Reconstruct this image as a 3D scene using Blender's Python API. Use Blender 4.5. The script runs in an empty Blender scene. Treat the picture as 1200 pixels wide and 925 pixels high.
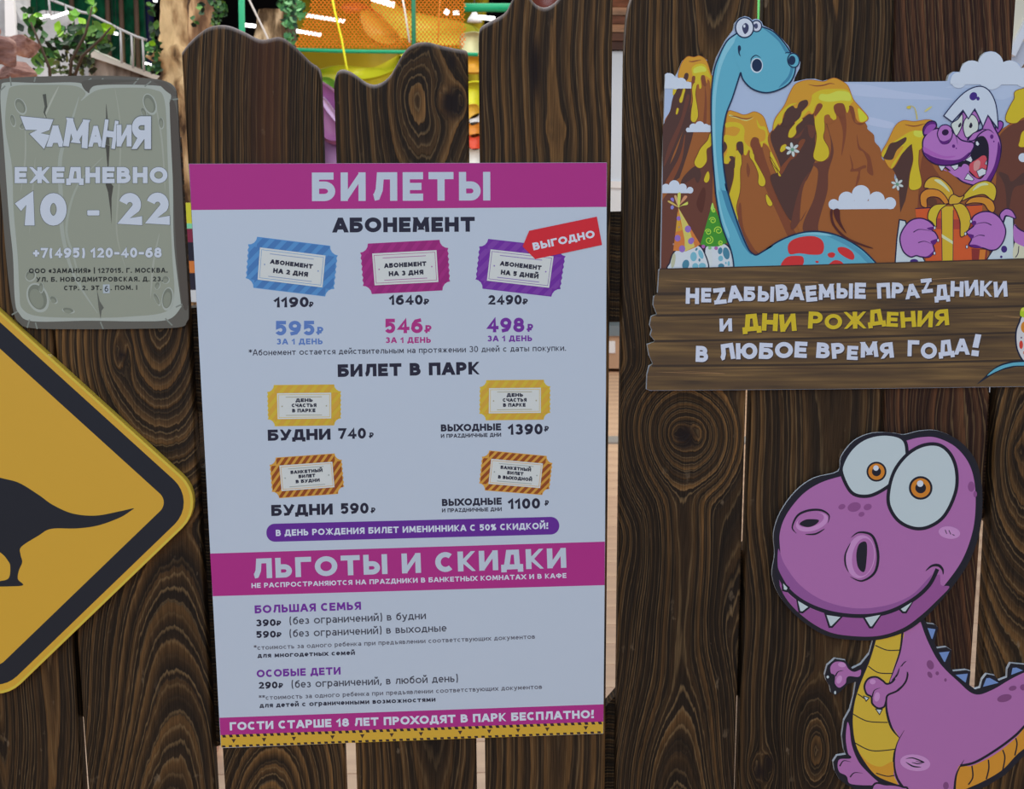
import bpy, math, random
import numpy as np
from mathutils import Vector, Matrix
from mathutils.geometry import tessellate_polygon

# ------------------------------------------------------------------ camera, world, lights
SC = bpy.context.scene
COL = SC.collection
R = math.radians
FPX = 1450.0
D = 1.45
CAM = Vector((0.0, -D, 1.5))
cd = bpy.data.cameras.new('camera')
cd.sensor_fit = 'HORIZONTAL'; cd.sensor_width = 36.0; cd.lens = 36.0 * FPX / 1200.0
cd.clip_start = 0.05; cd.clip_end = 200
cam = bpy.data.objects.new('camera', cd); COL.objects.link(cam)
ROT = (Matrix.Rotation(R(-2.0), 3, 'Z') @ Matrix.Rotation(R(90 - 9.05), 3, 'X') @ Matrix.Rotation(R(0.5), 3, 'Z'))
cam.matrix_world = Matrix.Translation(CAM) @ ROT.to_4x4()
cd.dof.use_dof = True; cd.dof.focus_distance = 1.46; cd.dof.aperture_fstop = 20.0
SC.camera = cam

W = bpy.data.worlds.new('world'); SC.world = W; W.use_nodes = True
bg = W.node_tree.nodes['Background']
bg.inputs[0].default_value = (0.53, 0.66, 0.90, 1); bg.inputs[1].default_value = 0.62

def area(name, loc, rot, sx, sy, power, color):
    l = bpy.data.lights.new(name, 'AREA'); l.shape = 'RECTANGLE'; l.size = sx; l.size_y = sy
    l.energy = power; l.color = color
    o = bpy.data.objects.new(name, l); COL.objects.link(o); o.location = loc; o.rotation_euler = rot
    return o
area('window_daylight', (-0.9, -3.6, 3.0), (R(52), 0, R(-12)), 3.4, 2.0, 47, (0.72, 0.88, 1.08))
area('ceiling_light_over_fence', (0.0, 0.5, 3.6), (0, 0, 0), 3.0, 1.2, 40, (0.86, 0.94, 1.06))
area('ceiling_light_bank', (-3.0, 5.0, 3.3), (0, 0, 0), 7, 4, 170, (1.0, 0.97, 0.93))
area('ceiling_light_bank', (3.0, 7.0, 3.3), (0, 0, 0), 7, 4, 140, (1.0, 0.97, 0.93))
SC.view_settings.view_transform = 'Standard'; SC.view_settings.look = 'None'
SC.view_settings.gamma = 1; SC.view_settings.use_curve_mapping = False
SC.view_settings.exposure = 0.0

# ------------------------------------------------------------------ pixel <-> world
def P(px, py, y=0.0):
    d = ROT @ Vector(((px - 600) / FPX, (462.5 - py) / FPX, -1.0))
    return CAM + d * ((y - CAM.y) / d.y)
RI = ROT.transposed()
def toPix(v):
    c = RI @ (Vector(v) - CAM)
    return (600 + FPX * c.x / -c.z, 462.5 - FPX * c.y / -c.z)

# ------------------------------------------------------------------ materials
ILL = (0.50, 0.585, 0.73)
def lin(v):
    v = v / 255.0
    return v / 12.92 if v <= 0.04045 else ((v + 0.055) / 1.055) ** 2.4
def alb(c):
    return tuple(min(0.92, lin(c[i]) / ILL[i]) for i in range(3)) + (1,)
MATS = {}
def col(c, rough=0.5, spec=0.25, key=''):
    k = (tuple(c), rough, spec, key, ILL)
    if k in MATS: return MATS[k]
    m = bpy.data.materials.new('print_%d_%d_%d' % tuple(c)); m.use_nodes = True
    b = m.node_tree.nodes['Principled BSDF']
    b.inputs['Base Color'].default_value = alb(c); b.inputs['Roughness'].default_value = rough
    b.inputs['Specular IOR Level'].default_value = spec
    MATS[k] = m
    return m
def nodes(name):
    m = bpy.data.materials.new(name); m.use_nodes = True
    nt = m.node_tree
    return m, nt, nt.nodes['Principled BSDF']
def link(nt, a, b): nt.links.new(a, b)
def ramp(nt, src, stops, interp='LINEAR'):
    r = nt.nodes.new('ShaderNodeValToRGB'); r.color_ramp.interpolation = interp
    while len(r.color_ramp.elements) < len(stops): r.color_ramp.elements.new(0.5)
    for e, (p, c) in zip(r.color_ramp.elements, stops):
        e.position = p; e.color = tuple(c) + ((1,) if len(c) == 3 else ())
    if src is not None: nt.links.new(src, r.inputs[0])
    return r.outputs[0]
def math_(nt, op, a, b=None):
    n = nt.nodes.new('ShaderNodeMath'); n.operation = op
    for i, v in enumerate((a, b)):
        if v is None: continue
        if isinstance(v, (int, float)): n.inputs[i].default_value = v
        else: nt.links.new(v, n.inputs[i])
    return n.outputs[0]
def noise(nt, scale, detail=3, vec=None, sc=(1, 1, 1)):
    n = nt.nodes.new('ShaderNodeTexNoise'); n.inputs['Scale'].default_value = scale; n.inputs['Detail'].default_value = detail
    mp = nt.nodes.new('ShaderNodeMapping'); mp.inputs['Scale'].default_value = sc
    if vec is None:
        tc = nt.nodes.new('ShaderNodeTexCoord'); vec = tc.outputs['Object']
    nt.links.new(vec, mp.inputs[0]); nt.links.new(mp.outputs[0], n.inputs['Vector'])
    return n.outputs['Fac']
def mix(nt, fac, a, b, mode='MIX'):
    n = nt.nodes.new('ShaderNodeMix'); n.data_type = 'RGBA'; n.blend_type = mode
    for s, v in ((n.inputs[0], fac), (n.inputs[6], a), (n.inputs[7], b)):
        if isinstance(v, (int, float)): s.default_value = v
        elif isinstance(v, tuple): s.default_value = v
        else: nt.links.new(v, s)
    return n.outputs[2]
def bump(nt, h, bsdf, strength=0.3, dist=0.002):
    b = nt.nodes.new('ShaderNodeBump'); b.inputs['Strength'].default_value = strength; b.inputs['Distance'].default_value = dist
    nt.links.new(h, b.inputs['Height']); nt.links.new(b.outputs[0], bsdf.inputs['Normal'])
def noisy(name, stops, scale, sc=(1, 1, 1), rough=0.8, bmp=0.3, bd=0.01, detail=5, spec=0.3):
    m, nt, b = nodes(name)
    f = noise(nt, scale, detail, None, sc)
    link(nt, ramp(nt, f, [(p, alb(c)) for p, c in stops]), b.inputs['Base Color'])
    b.inputs['Roughness'].default_value = rough; b.inputs['Specular IOR Level'].default_value = spec
    if bmp: bump(nt, f, b, bmp, bd)
    return m

# ------------------------------------------------------------------ objects
def tag(o, label=None, cat=None, group=None, kind=None):
    if label: o['label'] = label
    if cat: o['category'] = cat
    if group: o['group'] = group
    if kind: o['kind'] = kind
    return o
def empty(name, loc, label=None, cat=None, group=None):
    o = bpy.data.objects.new(name, None); COL.objects.link(o); o.location = loc; o.empty_display_size = 0.1
    return tag(o, label, cat, group)
def origin_of(root):
    v = Vector((0, 0, 0))
    while root is not None:
        v += Vector(root.location); root = root.parent
    return v
def mk(name, verts, faces, mats, root=None, midx=None, smooth=False):
    """verts are given in world space; the mesh is stored relative to its thing"""
    me = bpy.data.meshes.new(name)
    off = origin_of(root)
    own = Vector((0, 0, 0))
    if root is None and len(verts):
        a = np.array([tuple(v) for v in verts]); own = Vector(((a[:, 0].min() + a[:, 0].max()) / 2, (a[:, 1].min() + a[:, 1].max()) / 2, a[:, 2].min()))
    base = off + own
    me.from_pydata([(v[0] - base.x, v[1] - base.y, v[2] - base.z) for v in verts], [], faces)
    if not isinstance(mats, (list, tuple)): mats = [mats]
    for m in mats: me.materials.append(m)
    if midx is not None: me.polygons.foreach_set('material_index', midx)
    if smooth: me.polygons.foreach_set('use_smooth', [True] * len(me.polygons))
    me.update()
    o = bpy.data.objects.new(name, me); COL.objects.link(o)
    if root is not None: o.parent = root
    else: o.location = own
    return o
class MB:
    def __init__(s): s.v = []; s.f = []; s.m = []
    def add(s, v, f, mi=0):
        n = len(s.v); s.v += [tuple(p) for p in v]; s.f += [tuple(i + n for i in q) for q in f]; s.m += [mi] * len(f)
    def box(s, x0, x1, y0, y1, z0, z1, mi=0, M=None):
        v = [Vector(p) for p in ((x0, y0, z0), (x1, y0, z0), (x1, y1, z0), (x0, y1, z0), (x0, y0, z1), (x1, y0, z1), (x1, y1, z1), (x0, y1, z1))]
        if M: v = [M @ p for p in v]
        s.add(v, [(0, 3, 2, 1), (4, 5, 6, 7), (0, 1, 5, 4), (1, 2, 6, 5), (2, 3, 7, 6), (3, 0, 4, 7)], mi)
    def tube(s, pts, r, n=10, mi=0, caps=True):
        pts = [Vector(p) for p in pts]; rs = r if isinstance(r, (list, tuple)) else [r] * len(pts)
        rings = []; up = Vector((0, 0, 1))
        for i, p in enumerate(pts):
            t = (pts[min(i + 1, len(pts) - 1)] - pts[max(i - 1, 0)]).normalized()
            a = t.cross(up)
            if a.length < 0.05: a = t.cross(Vector((1, 0, 0)))
            a.normalize(); b = t.cross(a)
            rings.append([p + (a * math.cos(2 * math.pi * k / n) + b * math.sin(2 * math.pi * k / n)) * rs[i] for k in range(n)])
        v = [q for rr in rings for q in rr]; f = []
        for i in range(len(pts) - 1):
            for k in range(n):
                k2 = (k + 1) % n; f.append((i * n + k, i * n + k2, (i + 1) * n + k2, (i + 1) * n + k))
        if caps: f.append(tuple(range(n - 1, -1, -1))); f.append(tuple((len(pts) - 1) * n + k for k in range(n)))
        s.add(v, f, mi)
    def build(s, name, mats, root=None, smooth=False):
        return mk(name, s.v, s.f, mats, root, s.m, smooth)

# ------------------------------------------------------------------ flat print helpers (curves on a board)
def catmull(pts, closed=True, n=7):
    m = len(pts); out = []
    rng = range(m) if closed else range(m - 1)
    for i in rng:
        g = (lambda k: pts[k % m]) if closed else (lambda k: pts[max(0, min(m - 1, k))])
        p0, p1, p2, p3 = g(i - 1), g(i), g(i + 1), g(i + 2)
        if p1 == p2: continue
        L = math.hypot(p2[0] - p1[0], p2[1] - p1[1])
        for k in range(n):
            t = k / n
            out.append(tuple(0.5 * ((2 * p1[j]) + (-p0[j] + p2[j]) * t + (2 * p0[j] - 5 * p1[j] + 4 * p2[j] - p3[j]) * t * t + (-p0[j] + 3 * p1[j] - 3 * p2[j] + p3[j]) * t ** 3) for j in (0, 1)))
    if not closed: out.append(tuple(pts[-1]))
    r = []
    for p in out:
        if not r or math.hypot(p[0] - r[-1][0], p[1] - r[-1][1]) > 1e-4: r.append(p)
    return r
def tri(pts):
    return [t for t in tessellate_polygon([[Vector((p[0], p[1], 0)) for p in pts]])]
def ribbon(pts, w, closed=False, taper=0):
    """polyline -> (left, right) offset points; taper: 1 both ends, 2 end only, 3 start only"""
    n = len(pts); L = []; Rr = []
    for i in range(n):
        a = pts[(i - 1) % n] if (closed or i > 0) else pts[0]
        b = pts[i]
        c = pts[(i + 1) % n] if (closed or i < n - 1) else pts[-1]
        d1 = (b[0] - a[0], b[1] - a[1]); d2 = (c[0] - b[0], c[1] - b[1])
        l1 = math.hypot(*d1); l2 = math.hypot(*d2)
        if l1 < 1e-9: d1, l1 = d2, l2
        if l2 < 1e-9: d2, l2 = d1, l1
        if l1 < 1e-9: l1 = l2 = 1
        n1 = (-d1[1] / l1, d1[0] / l1); n2 = (-d2[1] / l2, d2[0] / l2)
        nx, ny = n1[0] + n2[0], n1[1] + n2[1]; ll = math.hypot(nx, ny)
        if ll < 1e-6: nx, ny, ll = n1[0], n1[1], 1
        nx /= ll; ny /= ll
        k = min(1.6, 1 / max(0.3, nx * n1[0] + ny * n1[1]))
        t = i / max(1, n - 1); f = 1
        if taper == 1: f = max(0.08, math.sin(math.pi * t) ** 0.7)
        elif taper == 2: f = max(0.08, (1 - t) ** 0.7)
        elif taper == 3: f = max(0.08, t ** 0.7)
        h = w / 2 * k * f
        L.append((b[0] + nx * h, b[1] + ny * h)); Rr.append((b[0] - nx * h, b[1] - ny * h))
    return L, Rr
def circ(cx, cy, rx, ry=None, rot=0, n=28, a0=0, a1=360):
    ry = rx if ry is None else ry; c, s = math.cos(R(rot)), math.sin(R(rot)); o = []
    full = abs(a1 - a0) >= 360
    for i in range(n if full else n + 1):
        a = R(a0 + (a1 - a0) * i / n); x, y = rx * math.cos(a), ry * math.sin(a)
        o.append((cx + x * c - y * s, cy + x * s + y * c))
    return o
STEP = 0.00004
class Art:
    """print on one board; shapes given in photograph pixels (or in a magnified crop of it)"""
    def __init__(s, root, yf):
        s.root = root; s.y = yf; s.boxes = []; s.T = (0, 0, 1.0); s.cur = None; s.ly = 0; s.fix = None
    def frame(s, x0, y0, k): s.T = (x0, y0, k); return s
    def px(s, p): return (s.T[0] + p[0] / s.T[2], s.T[1] + p[1] / s.T[2])
    clip = None
    def cl(s, q):
        if not s.clip: return q
        return [s.clip(*p) for p in q]
    def begin(s, name, parent=None, label=None):
        s.flush(); s.cur = [name, parent if parent is not None else s.root, [], [], [], [], label]; return s
    def flush(s):
        o = None
        if s.cur and s.cur[2]:
            name, par, v, f, mi, mats, label = s.cur
            o = mk(name, v, f, mats, par, mi)
            if label: o['label'] = label
        s.cur = None
        return o
    def _layer(s, pts):
        if s.fix is not None: return s.fix
        xs = [p[0] for p in pts]; ys = [p[1] for p in pts]; b = (min(xs), max(xs), min(ys), max(ys))
        l = 0
        for c in s.boxes:
            if c[4] >= l and b[0] < c[1] and c[0] < b[1] and b[2] < c[3] and c[2] < b[3]: l = c[4] + 1
        return l, b
    def raw(s, pts, tris, c, lay=None, dz=None):
        """pts already in photo pixels"""
        l = s._layer(pts)
        if isinstance(l, tuple): l, b = l; s.boxes.append(b + (l,))
        yy = s.y - STEP * (l + 1.5)
        name, par, v, f, mi, mats, label = s.cur
        m = c if isinstance(c, bpy.types.Material) else col(c)
        if m not in mats: mats.append(m)
        k = mats.index(m); n = len(v)
        w = [P(p[0], p[1], yy - (dz[i] if dz else 0)) for i, p in enumerate(pts)]
        v += [tuple(q) for q in w]
        for t in tris:
            a, b_, c_ = (w[t[0]], w[t[1]], w[t[2]])
            if (b_ - a).cross(c_ - a).y > 0: t = (t[0],) + tuple(reversed(t[1:]))
            f.append(tuple(i + n for i in t)); mi.append(k)
    def poly(s, pts, c, smooth=True, n=7):
        q = catmull(pts, True, n) if smooth else list(pts)
        q = s.cl([s.px(p) for p in q]); s.raw(q, tri(q), c)
    def line(s, pts, w, c, smooth=True, closed=False, taper=0, n=7):
        q = catmull(pts, closed, n) if smooth else list(pts)
        q = [s.px(p) for p in q]; L, Rr = ribbon(q, w, closed, taper); m = len(q); L = s.cl(L); Rr = s.cl(Rr)
        fs = [(i, (i + 1) % m, m + (i + 1) % m, m + i) for i in range(m if closed else m - 1)]
        s.raw(L + Rr, fs, c)
    def fo(s, pts, c, oc, w, smooth=True, n=7):
        s.poly(pts, c, smooth, n); s.line(pts, w, oc, smooth, True, n=n)
    def ell(s, cx, cy, rx, ry, c, rot=0, oc=None, w=0):
        q = circ(cx, cy, rx, ry, rot); s.poly(q, c, False)
        if oc is not None: s.line(q, w, oc, False, True)
def board(name, px, yf, t, fm, sm, root, bevel=0):
    """solid board: outline in photo pixels on the plane y = yf, thickness t"""
    f = [P(p[0], p[1], yf) for p in px]; n = len(f)
    b = [Vector((q.x, q.y + t, q.z)) for q in f]
    ts = tri(px); fs = []; mi = []
    for q in ts:
        if (f[q[1]] - f[q[0]]).cross(f[q[2]] - f[q[0]]).y > 0: q = (q[0], q[2], q[1])
        fs.append(tuple(q)); mi.append(0); fs.append((q[0] + n, q[2] + n, q[1] + n)); mi.append(1)
    for i in range(n):
        j = (i + 1) % n; fs.append((i, j, j + n, i + n)); mi.append(1)
    return mk(name, f + b, fs, [fm, sm], root, mi)

# ------------------------------------------------------------------ a stroke alphabet for the lettering
def _a(cx, cy, rx, ry, a0, a1): return ('a', cx, cy, rx, ry, a0, a1)
G = {
 'А': (.66, [[(0, 0), (.42, 1)], [(1, 0), (.58, 1)], [(.2, .27), (.8, .27)]]),
 'Б': (.56, [[(.9, 1), (0, 1), (0, 0), _a(.55, .29, .45, .29, -90, 90), (0, .58)]]),
 'В': (.54, [[(0, .54), (0, 1), _a(.45, .77, .42, .23, 90, -90), (0, .54)], [(0, .54), _a(.52, .27, .48, .27, 90, -90), (0, 0), (0, .54)]]),
 'Г': (.48, [[(0, 0), (0, 1), (1, 1)]]),
 'Д': (.7, [[(.14, .06), (.3, 1), (.8, 1), (.84, .06)], [(-.04, -.16), (-.04, .02), (1.04, .02), (1.04, -.16)]]),
 'Е': (.46, [[(1, 1), (0, 1), (0, 0), (1, 0)], [(0, .5), (.88, .5)]]),
 'Ж': (.95, [[(.5, 0), (.5, 1)], [(0, 1), (.42, .5)], [(.42, .5), (0, 0)], [(1, 1), (.58, .5)], [(.58, .5), (1, 0)]]),
 'З': (.48, [[_a(.45, .76, .45, .24, 155, -90)], [_a(.45, .27, .52, .27, 90, -155)]]),
 'И': (.62, [[(0, 1), (0, 0)], [(1, 0), (1, 1)], [(.08, .04), (.92, .96)]]),
 'К': (.56, [[(0, 0), (0, 1)], [(.95, 1), (.15, .48)], [(.2, .5), (1, 0)]]),
 'Л': (.66, [[(-.04, 0), (.1, .03), (.24, .35), (.3, 1), (1, 1), (1, 0)]]),
 'М': (.8, [[(0, 0), (.07, 1)], [(.1, 1), (.5, .2)], [(.5, .2), (.9, 1)], [(.93, 1), (1, 0)]]),
 'Н': (.6, [[(0, 0), (0, 1)], [(1, 0), (1, 1)], [(0, .5), (1, .5)]]),
 'О': (.78, [[_a(.5, .5, .5, .5, 0, 360)]]),
 'П': (.6, [[(0, 0), (0, 1), (1, 1), (1, 0)]]),
 'Р': (.52, [[(0, 0), (0, 1), _a(.5, .71, .47, .29, 90, -90), (0, .42)]]),
 'С': (.62, [[_a(.55, .5, .55, .5, 48, 312)]]),
 'Т': (.62, [[(0, 1), (1, 1)], [(.5, 1), (.5, 0)]]),
 'У': (.6, [[(0, 1), (.5, .35)], [(1, 1), (.55, .25), (.42, .03), (.12, 0)]]),
 'Ф': (.8, [[_a(.5, .53, .5, .33, 0, 360)], [(.5, 0), (.5, 1)]]),
 'Х': (.62, [[(0, 1), (1, 0)], [(1, 1), (0, 0)]]),
 'Ц': (.64, [[(0, 1), (0, 0), (.9, 0), (.9, 1)], [(.9, 0), (1.08, 0), (1.08, -.18)]]),
 'Ч': (.54, [[(0, 1), (0, .66), (.08, .5), (.25, .42), (1, .42)], [(1, 1), (1, 0)]]),
 'Ш': (.92, [[(0, 1), (0, 0), (1, 0), (1, 1)], [(.5, 1), (.5, 0)]]),
 'Щ': (.96, [[(0, 1), (0, 0), (.92, 0), (.92, 1)], [(.46, 1), (.46, 0)], [(.92, 0), (1.08, 0), (1.08, -.18)]]),
 'Ъ': (.66, [[(0, 1), (.25, 1), (.25, 0), _a(.6, .28, .4, .28, -90, 90), (.25, .56)]]),
 'Ы': (.84, [[(0, 1), (0, 0), _a(.34, .28, .26, .28, -90, 90), (0, .56)], [(1, 0), (1, 1)]]),
 'Ь': (.5, [[(0, 1), (0, 0), _a(.55, .28, .45, .28, -90, 90), (0, .56)]]),
 'Э': (.6, [[_a(.45, .5, .55, .5, 132, -132)], [(.4, .5), (.98, .5)]]),
 'Ю': (.98, [[(0, 0), (0, 1)], [(0, .5), (.3, .5)], [_a(.66, .5, .34, .5, 0, 360)]]),
 'Я': (.54, [[(1, 0), (1, 1), _a(.5, .71, .47, .29, 90, 270), (1, .42)], [(.62, .42), (.05, 0)]]),
 'Z': (.56, [[(0.04, 1), (.96, 1)], [(.94, .97), (.06, .03)], [(.04, 0), (1, 0)]]),
 '0': (.5, [[_a(.5, .5, .5, .5, 0, 360)]]),
 '1': (.24, [[(-.1, .72), (.9, 1), (.9, 0)]]),
 '2': (.5, [[_a(.48, .7, .46, .3, 165, -35), (.04, 0), (1, 0)]]),
 '4': (.54, [[(.74, 0), (.74, 1), (0, .27), (1.02, .27)]]),
 '5': (.48, [[(.92, 1), (.12, 1), (.08, .56), _a(.46, .33, .5, .33, 105, -150)]]),
 '6': (.52, [[_a(.5, .31, .5, .31, 0, 360)], [(0, .34), (.08, .66), (.36, .93), (.8, 1)]]),
 '7': (.5, [[(0, 1), (1, 1), (.34, 0)]]),
 '8': (.52, [[_a(.5, .76, .42, .24, 0, 360)], [_a(.5, .27, .5, .27, 0, 360)]]),
 '9': (.52, [[_a(.5, .69, .5, .31, 0, 360)], [(1, .66), (.92, .34), (.64, .07), (.2, 0)]]),
 '₽': (.5, [[(.1, 0), (.1, 1), _a(.55, .74, .42, .26, 90, -90), (.1, .48)], [(-.15, .24), (.6, .24)]]),
 '-': (.3, [[(0, .42), (1, .42)]]), ',': (.06, [[(1, .06), (0, -.14)]]), '.': (.04, [[(0, 0), (1, 0)]]),
 '!': (.06, [[(0.9, 1), (0.3, .52)], [(0, 0), (.9, 0)]]), '+': (.4, [[(0, .45), (1, .45)], [(.5, .72), (.5, .18)]]),
 'I': (.0, [[(0, 0), (0, 1)]]), '|': (.0, [[(0, -.15), (0, 1.2)]]), '(': (.16, [[_a(1, .45, 1, .72, 115, 245)]]), ')': (.16, [[_a(0, .45, 1, .72, 65, -65)]]),
 '*': (.36, [[(.5, .55), (.5, 1)], [(.1, .66), (.9, .9)], [(.9, .66), (.1, .9)]]),
 '%': (.6, [[_a(.2, .78, .2, .2, 0, 360)], [_a(.8, .2, .2, .2, 0, 360)], [(.2, 0), (.8, 1)]]),
 '«': (.4, [[(.4, .7), (0, .42), (.4, .14)], [(1, .7), (.6, .42), (1, .14)]]), '»': (.4, [[(0, .7), (.4, .42), (0, .14)], [(.6, .7), (1, .42), (.6, .14)]]),
}
G['З'] = G['3'] = G['З']
XH = .70
LOW = {
 'а': (.42, [[(.08, .9), (.4, 1), (.85, .94), (1, .7), (1, 0)], [_a(.46, .27, .46, .27, 0, 360)]]),
 'б': (.46, [[_a(.5, .5, .5, .5, 0, 360)], [(0, .5), (.06, 1.05), (.4, 1.3), (.9, 1.45)]]),
 'е': (.46, [[(.02, .5), (1, .5), _a(.5, .5, .5, .5, 12, 318)]]),
 'р': (.46, [[(0, -.45), (0, 1)], [_a(.5, .5, .5, .5, 0, 360)]]),
 'у': (.46, [[(0, 1), (.5, .08)], [(1, 1), (.36, -.34), (.02, -.45)]]),
 'ф': (.7, [[_a(.5, .5, .5, .5, 0, 360)], [(.5, -.45), (.5, 1.5)]]),
}
def glyph(ch, w):
    """-> (skeleton width, strokes as polylines in units of cap height)"""
    base = ch; h = 1.0; br = False
    if ch in 'йЙ': br = True; base = 'и' if ch == 'й' else 'И'
    if base in LOW: gw, st = LOW[base]; h = XH
    elif base in G: gw, st = G[base]
    else: gw, st = G[base.upper()]; h = XH; gw = gw * .76
    out = []
    for s in st:
        q = []
        for it in s:
            if it[0] == 'a':
                _, cx, cy, rx, ry, a0, a1 = it; n = max(6, int(abs(a1 - a0) / 15))
                q += [(cx + rx * math.cos(R(a0 + (a1 - a0) * i / n)), cy + ry * math.sin(R(a0 + (a1 - a0) * i / n))) for i in range(n + 1)]
            else: q.append(it)
        out.append([(x * gw, w / 2 + y * (h - w)) for x, y in q])
    if br: out.append([(gw * .25, h + .26), (gw * .35, h + .16), (gw * .65, h + .16), (gw * .75, h + .26)])
    return gw, out
def stroke_poly(q, w):
    """thick polyline with square ends (cut level on slanted strokes) -> verts, faces"""
    closed = math.hypot(q[0][0] - q[-1][0], q[0][1] - q[-1][1]) < 1e-6 and len(q) > 3
    pts = q[:-1] if closed else list(q)
    if not closed:
        for e, o in ((0, 1), (-1, -2)):
            dx, dy = pts[e][0] - pts[o][0], pts[e][1] - pts[o][1]; l = math.hypot(dx, dy)
            if l > 1e-9 and not (len(pts) > 4 and l < .16): pts[e] = (pts[e][0] + dx / l * w / 2, pts[e][1] + dy / l * w / 2)
    L, Rr = ribbon(pts, w, closed)
    if not closed and len(pts) == 2:
        dx, dy = q[1][0] - q[0][0], q[1][1] - q[0][1]
        if abs(dy) > .35 * abs(dx) and abs(dx) > 1e-3:
            for e in (0, 1):
                yy = q[e][1] + (w / 2 if (q[e][1] > q[1 - e][1]) else -w / 2)
                for S in (L, Rr):
                    S[e] = (S[e][0] + (yy - S[e][1]) * dx / dy, yy)
    m = len(pts)
    fs = [(i, (i + 1) % m, m + (i + 1) % m, m + i) for i in range(m if closed else m - 1)]
    return L + Rr, fs
def text(art, s, L, Rp, h, c, w=.24, sp=.12, h2=None, slant=0, jit=None, outline=None, ow=0, name='lettering', keep=False, gap=.45):
    """one line of writing; L and Rp: baseline ends in photo pixels, h: capital height in pixels"""
    if not keep: art.begin(name)
    items = []; x = 0.0; ch_ok = [c_ in 'ИЙКМЖZЯУЧийкмжя' for c_ in s if c_ != ' ']
    for ch in s:
        if ch == ' ': x += gap; continue
        gw, st = glyph(ch, w); items.append((x, gw, st)); x += gw + w + sp
    tot = x - sp
    dx, dy = Rp[0] - L[0], Rp[1] - L[1]; h2 = h if h2 is None else h2
    ll = math.hypot(dx, dy)
    ux, uy = dx / ll, dy / ll
    def m(x, y):
        t = x / tot; hh = h + (h2 - h) * t
        return (L[0] + dx * t + uy * y * hh + slant * y * hh, L[1] + dy * t - ux * y * hh)
    def emit(w_, cc):
        V = []; F = []; DZ = []
        for i, (x0, gw, st) in enumerate(items):
            a = 0; oy = 0; sc = 1
            if jit: a, oy = jit[i % len(jit)][:2]; sc = jit[i % len(jit)][2] if len(jit[i % len(jit)]) > 2 else 1
            ca, sa = math.cos(R(a)), math.sin(R(a)); cx = gw / 2
            for qi, q in enumerate(st):
                v, f = stroke_poly(q, w_)
                if len(q) == 2 and abs(q[0][0] - q[1][0]) > .02 and ch_ok[i]: v = [(min(gw + w_ / 2, max(-w_ / 2, a_)), b_) for a_, b_ in v]
                n = len(V); hv = len(v) // 2; DZ += [(qi % 4) * 8e-6 + (i % 2) * 1e-6 + 6e-6 * (t_ % hv) / hv for t_ in range(len(v))]
                for (vx, vy) in v:
                    vx = (vx - cx) * sc; vy = (vy - .5) * sc
                    V.append(m(x0 + w / 2 + cx + vx * ca - vy * sa, .5 + vx * sa + vy * ca + oy))
                F += [tuple(k + n for k in q2) for q2 in f]
        art.raw(V, F, cc, dz=DZ)
    if outline is not None: emit(w + ow, outline)
    emit(w, c)
    if not keep: return art.flush()
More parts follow.
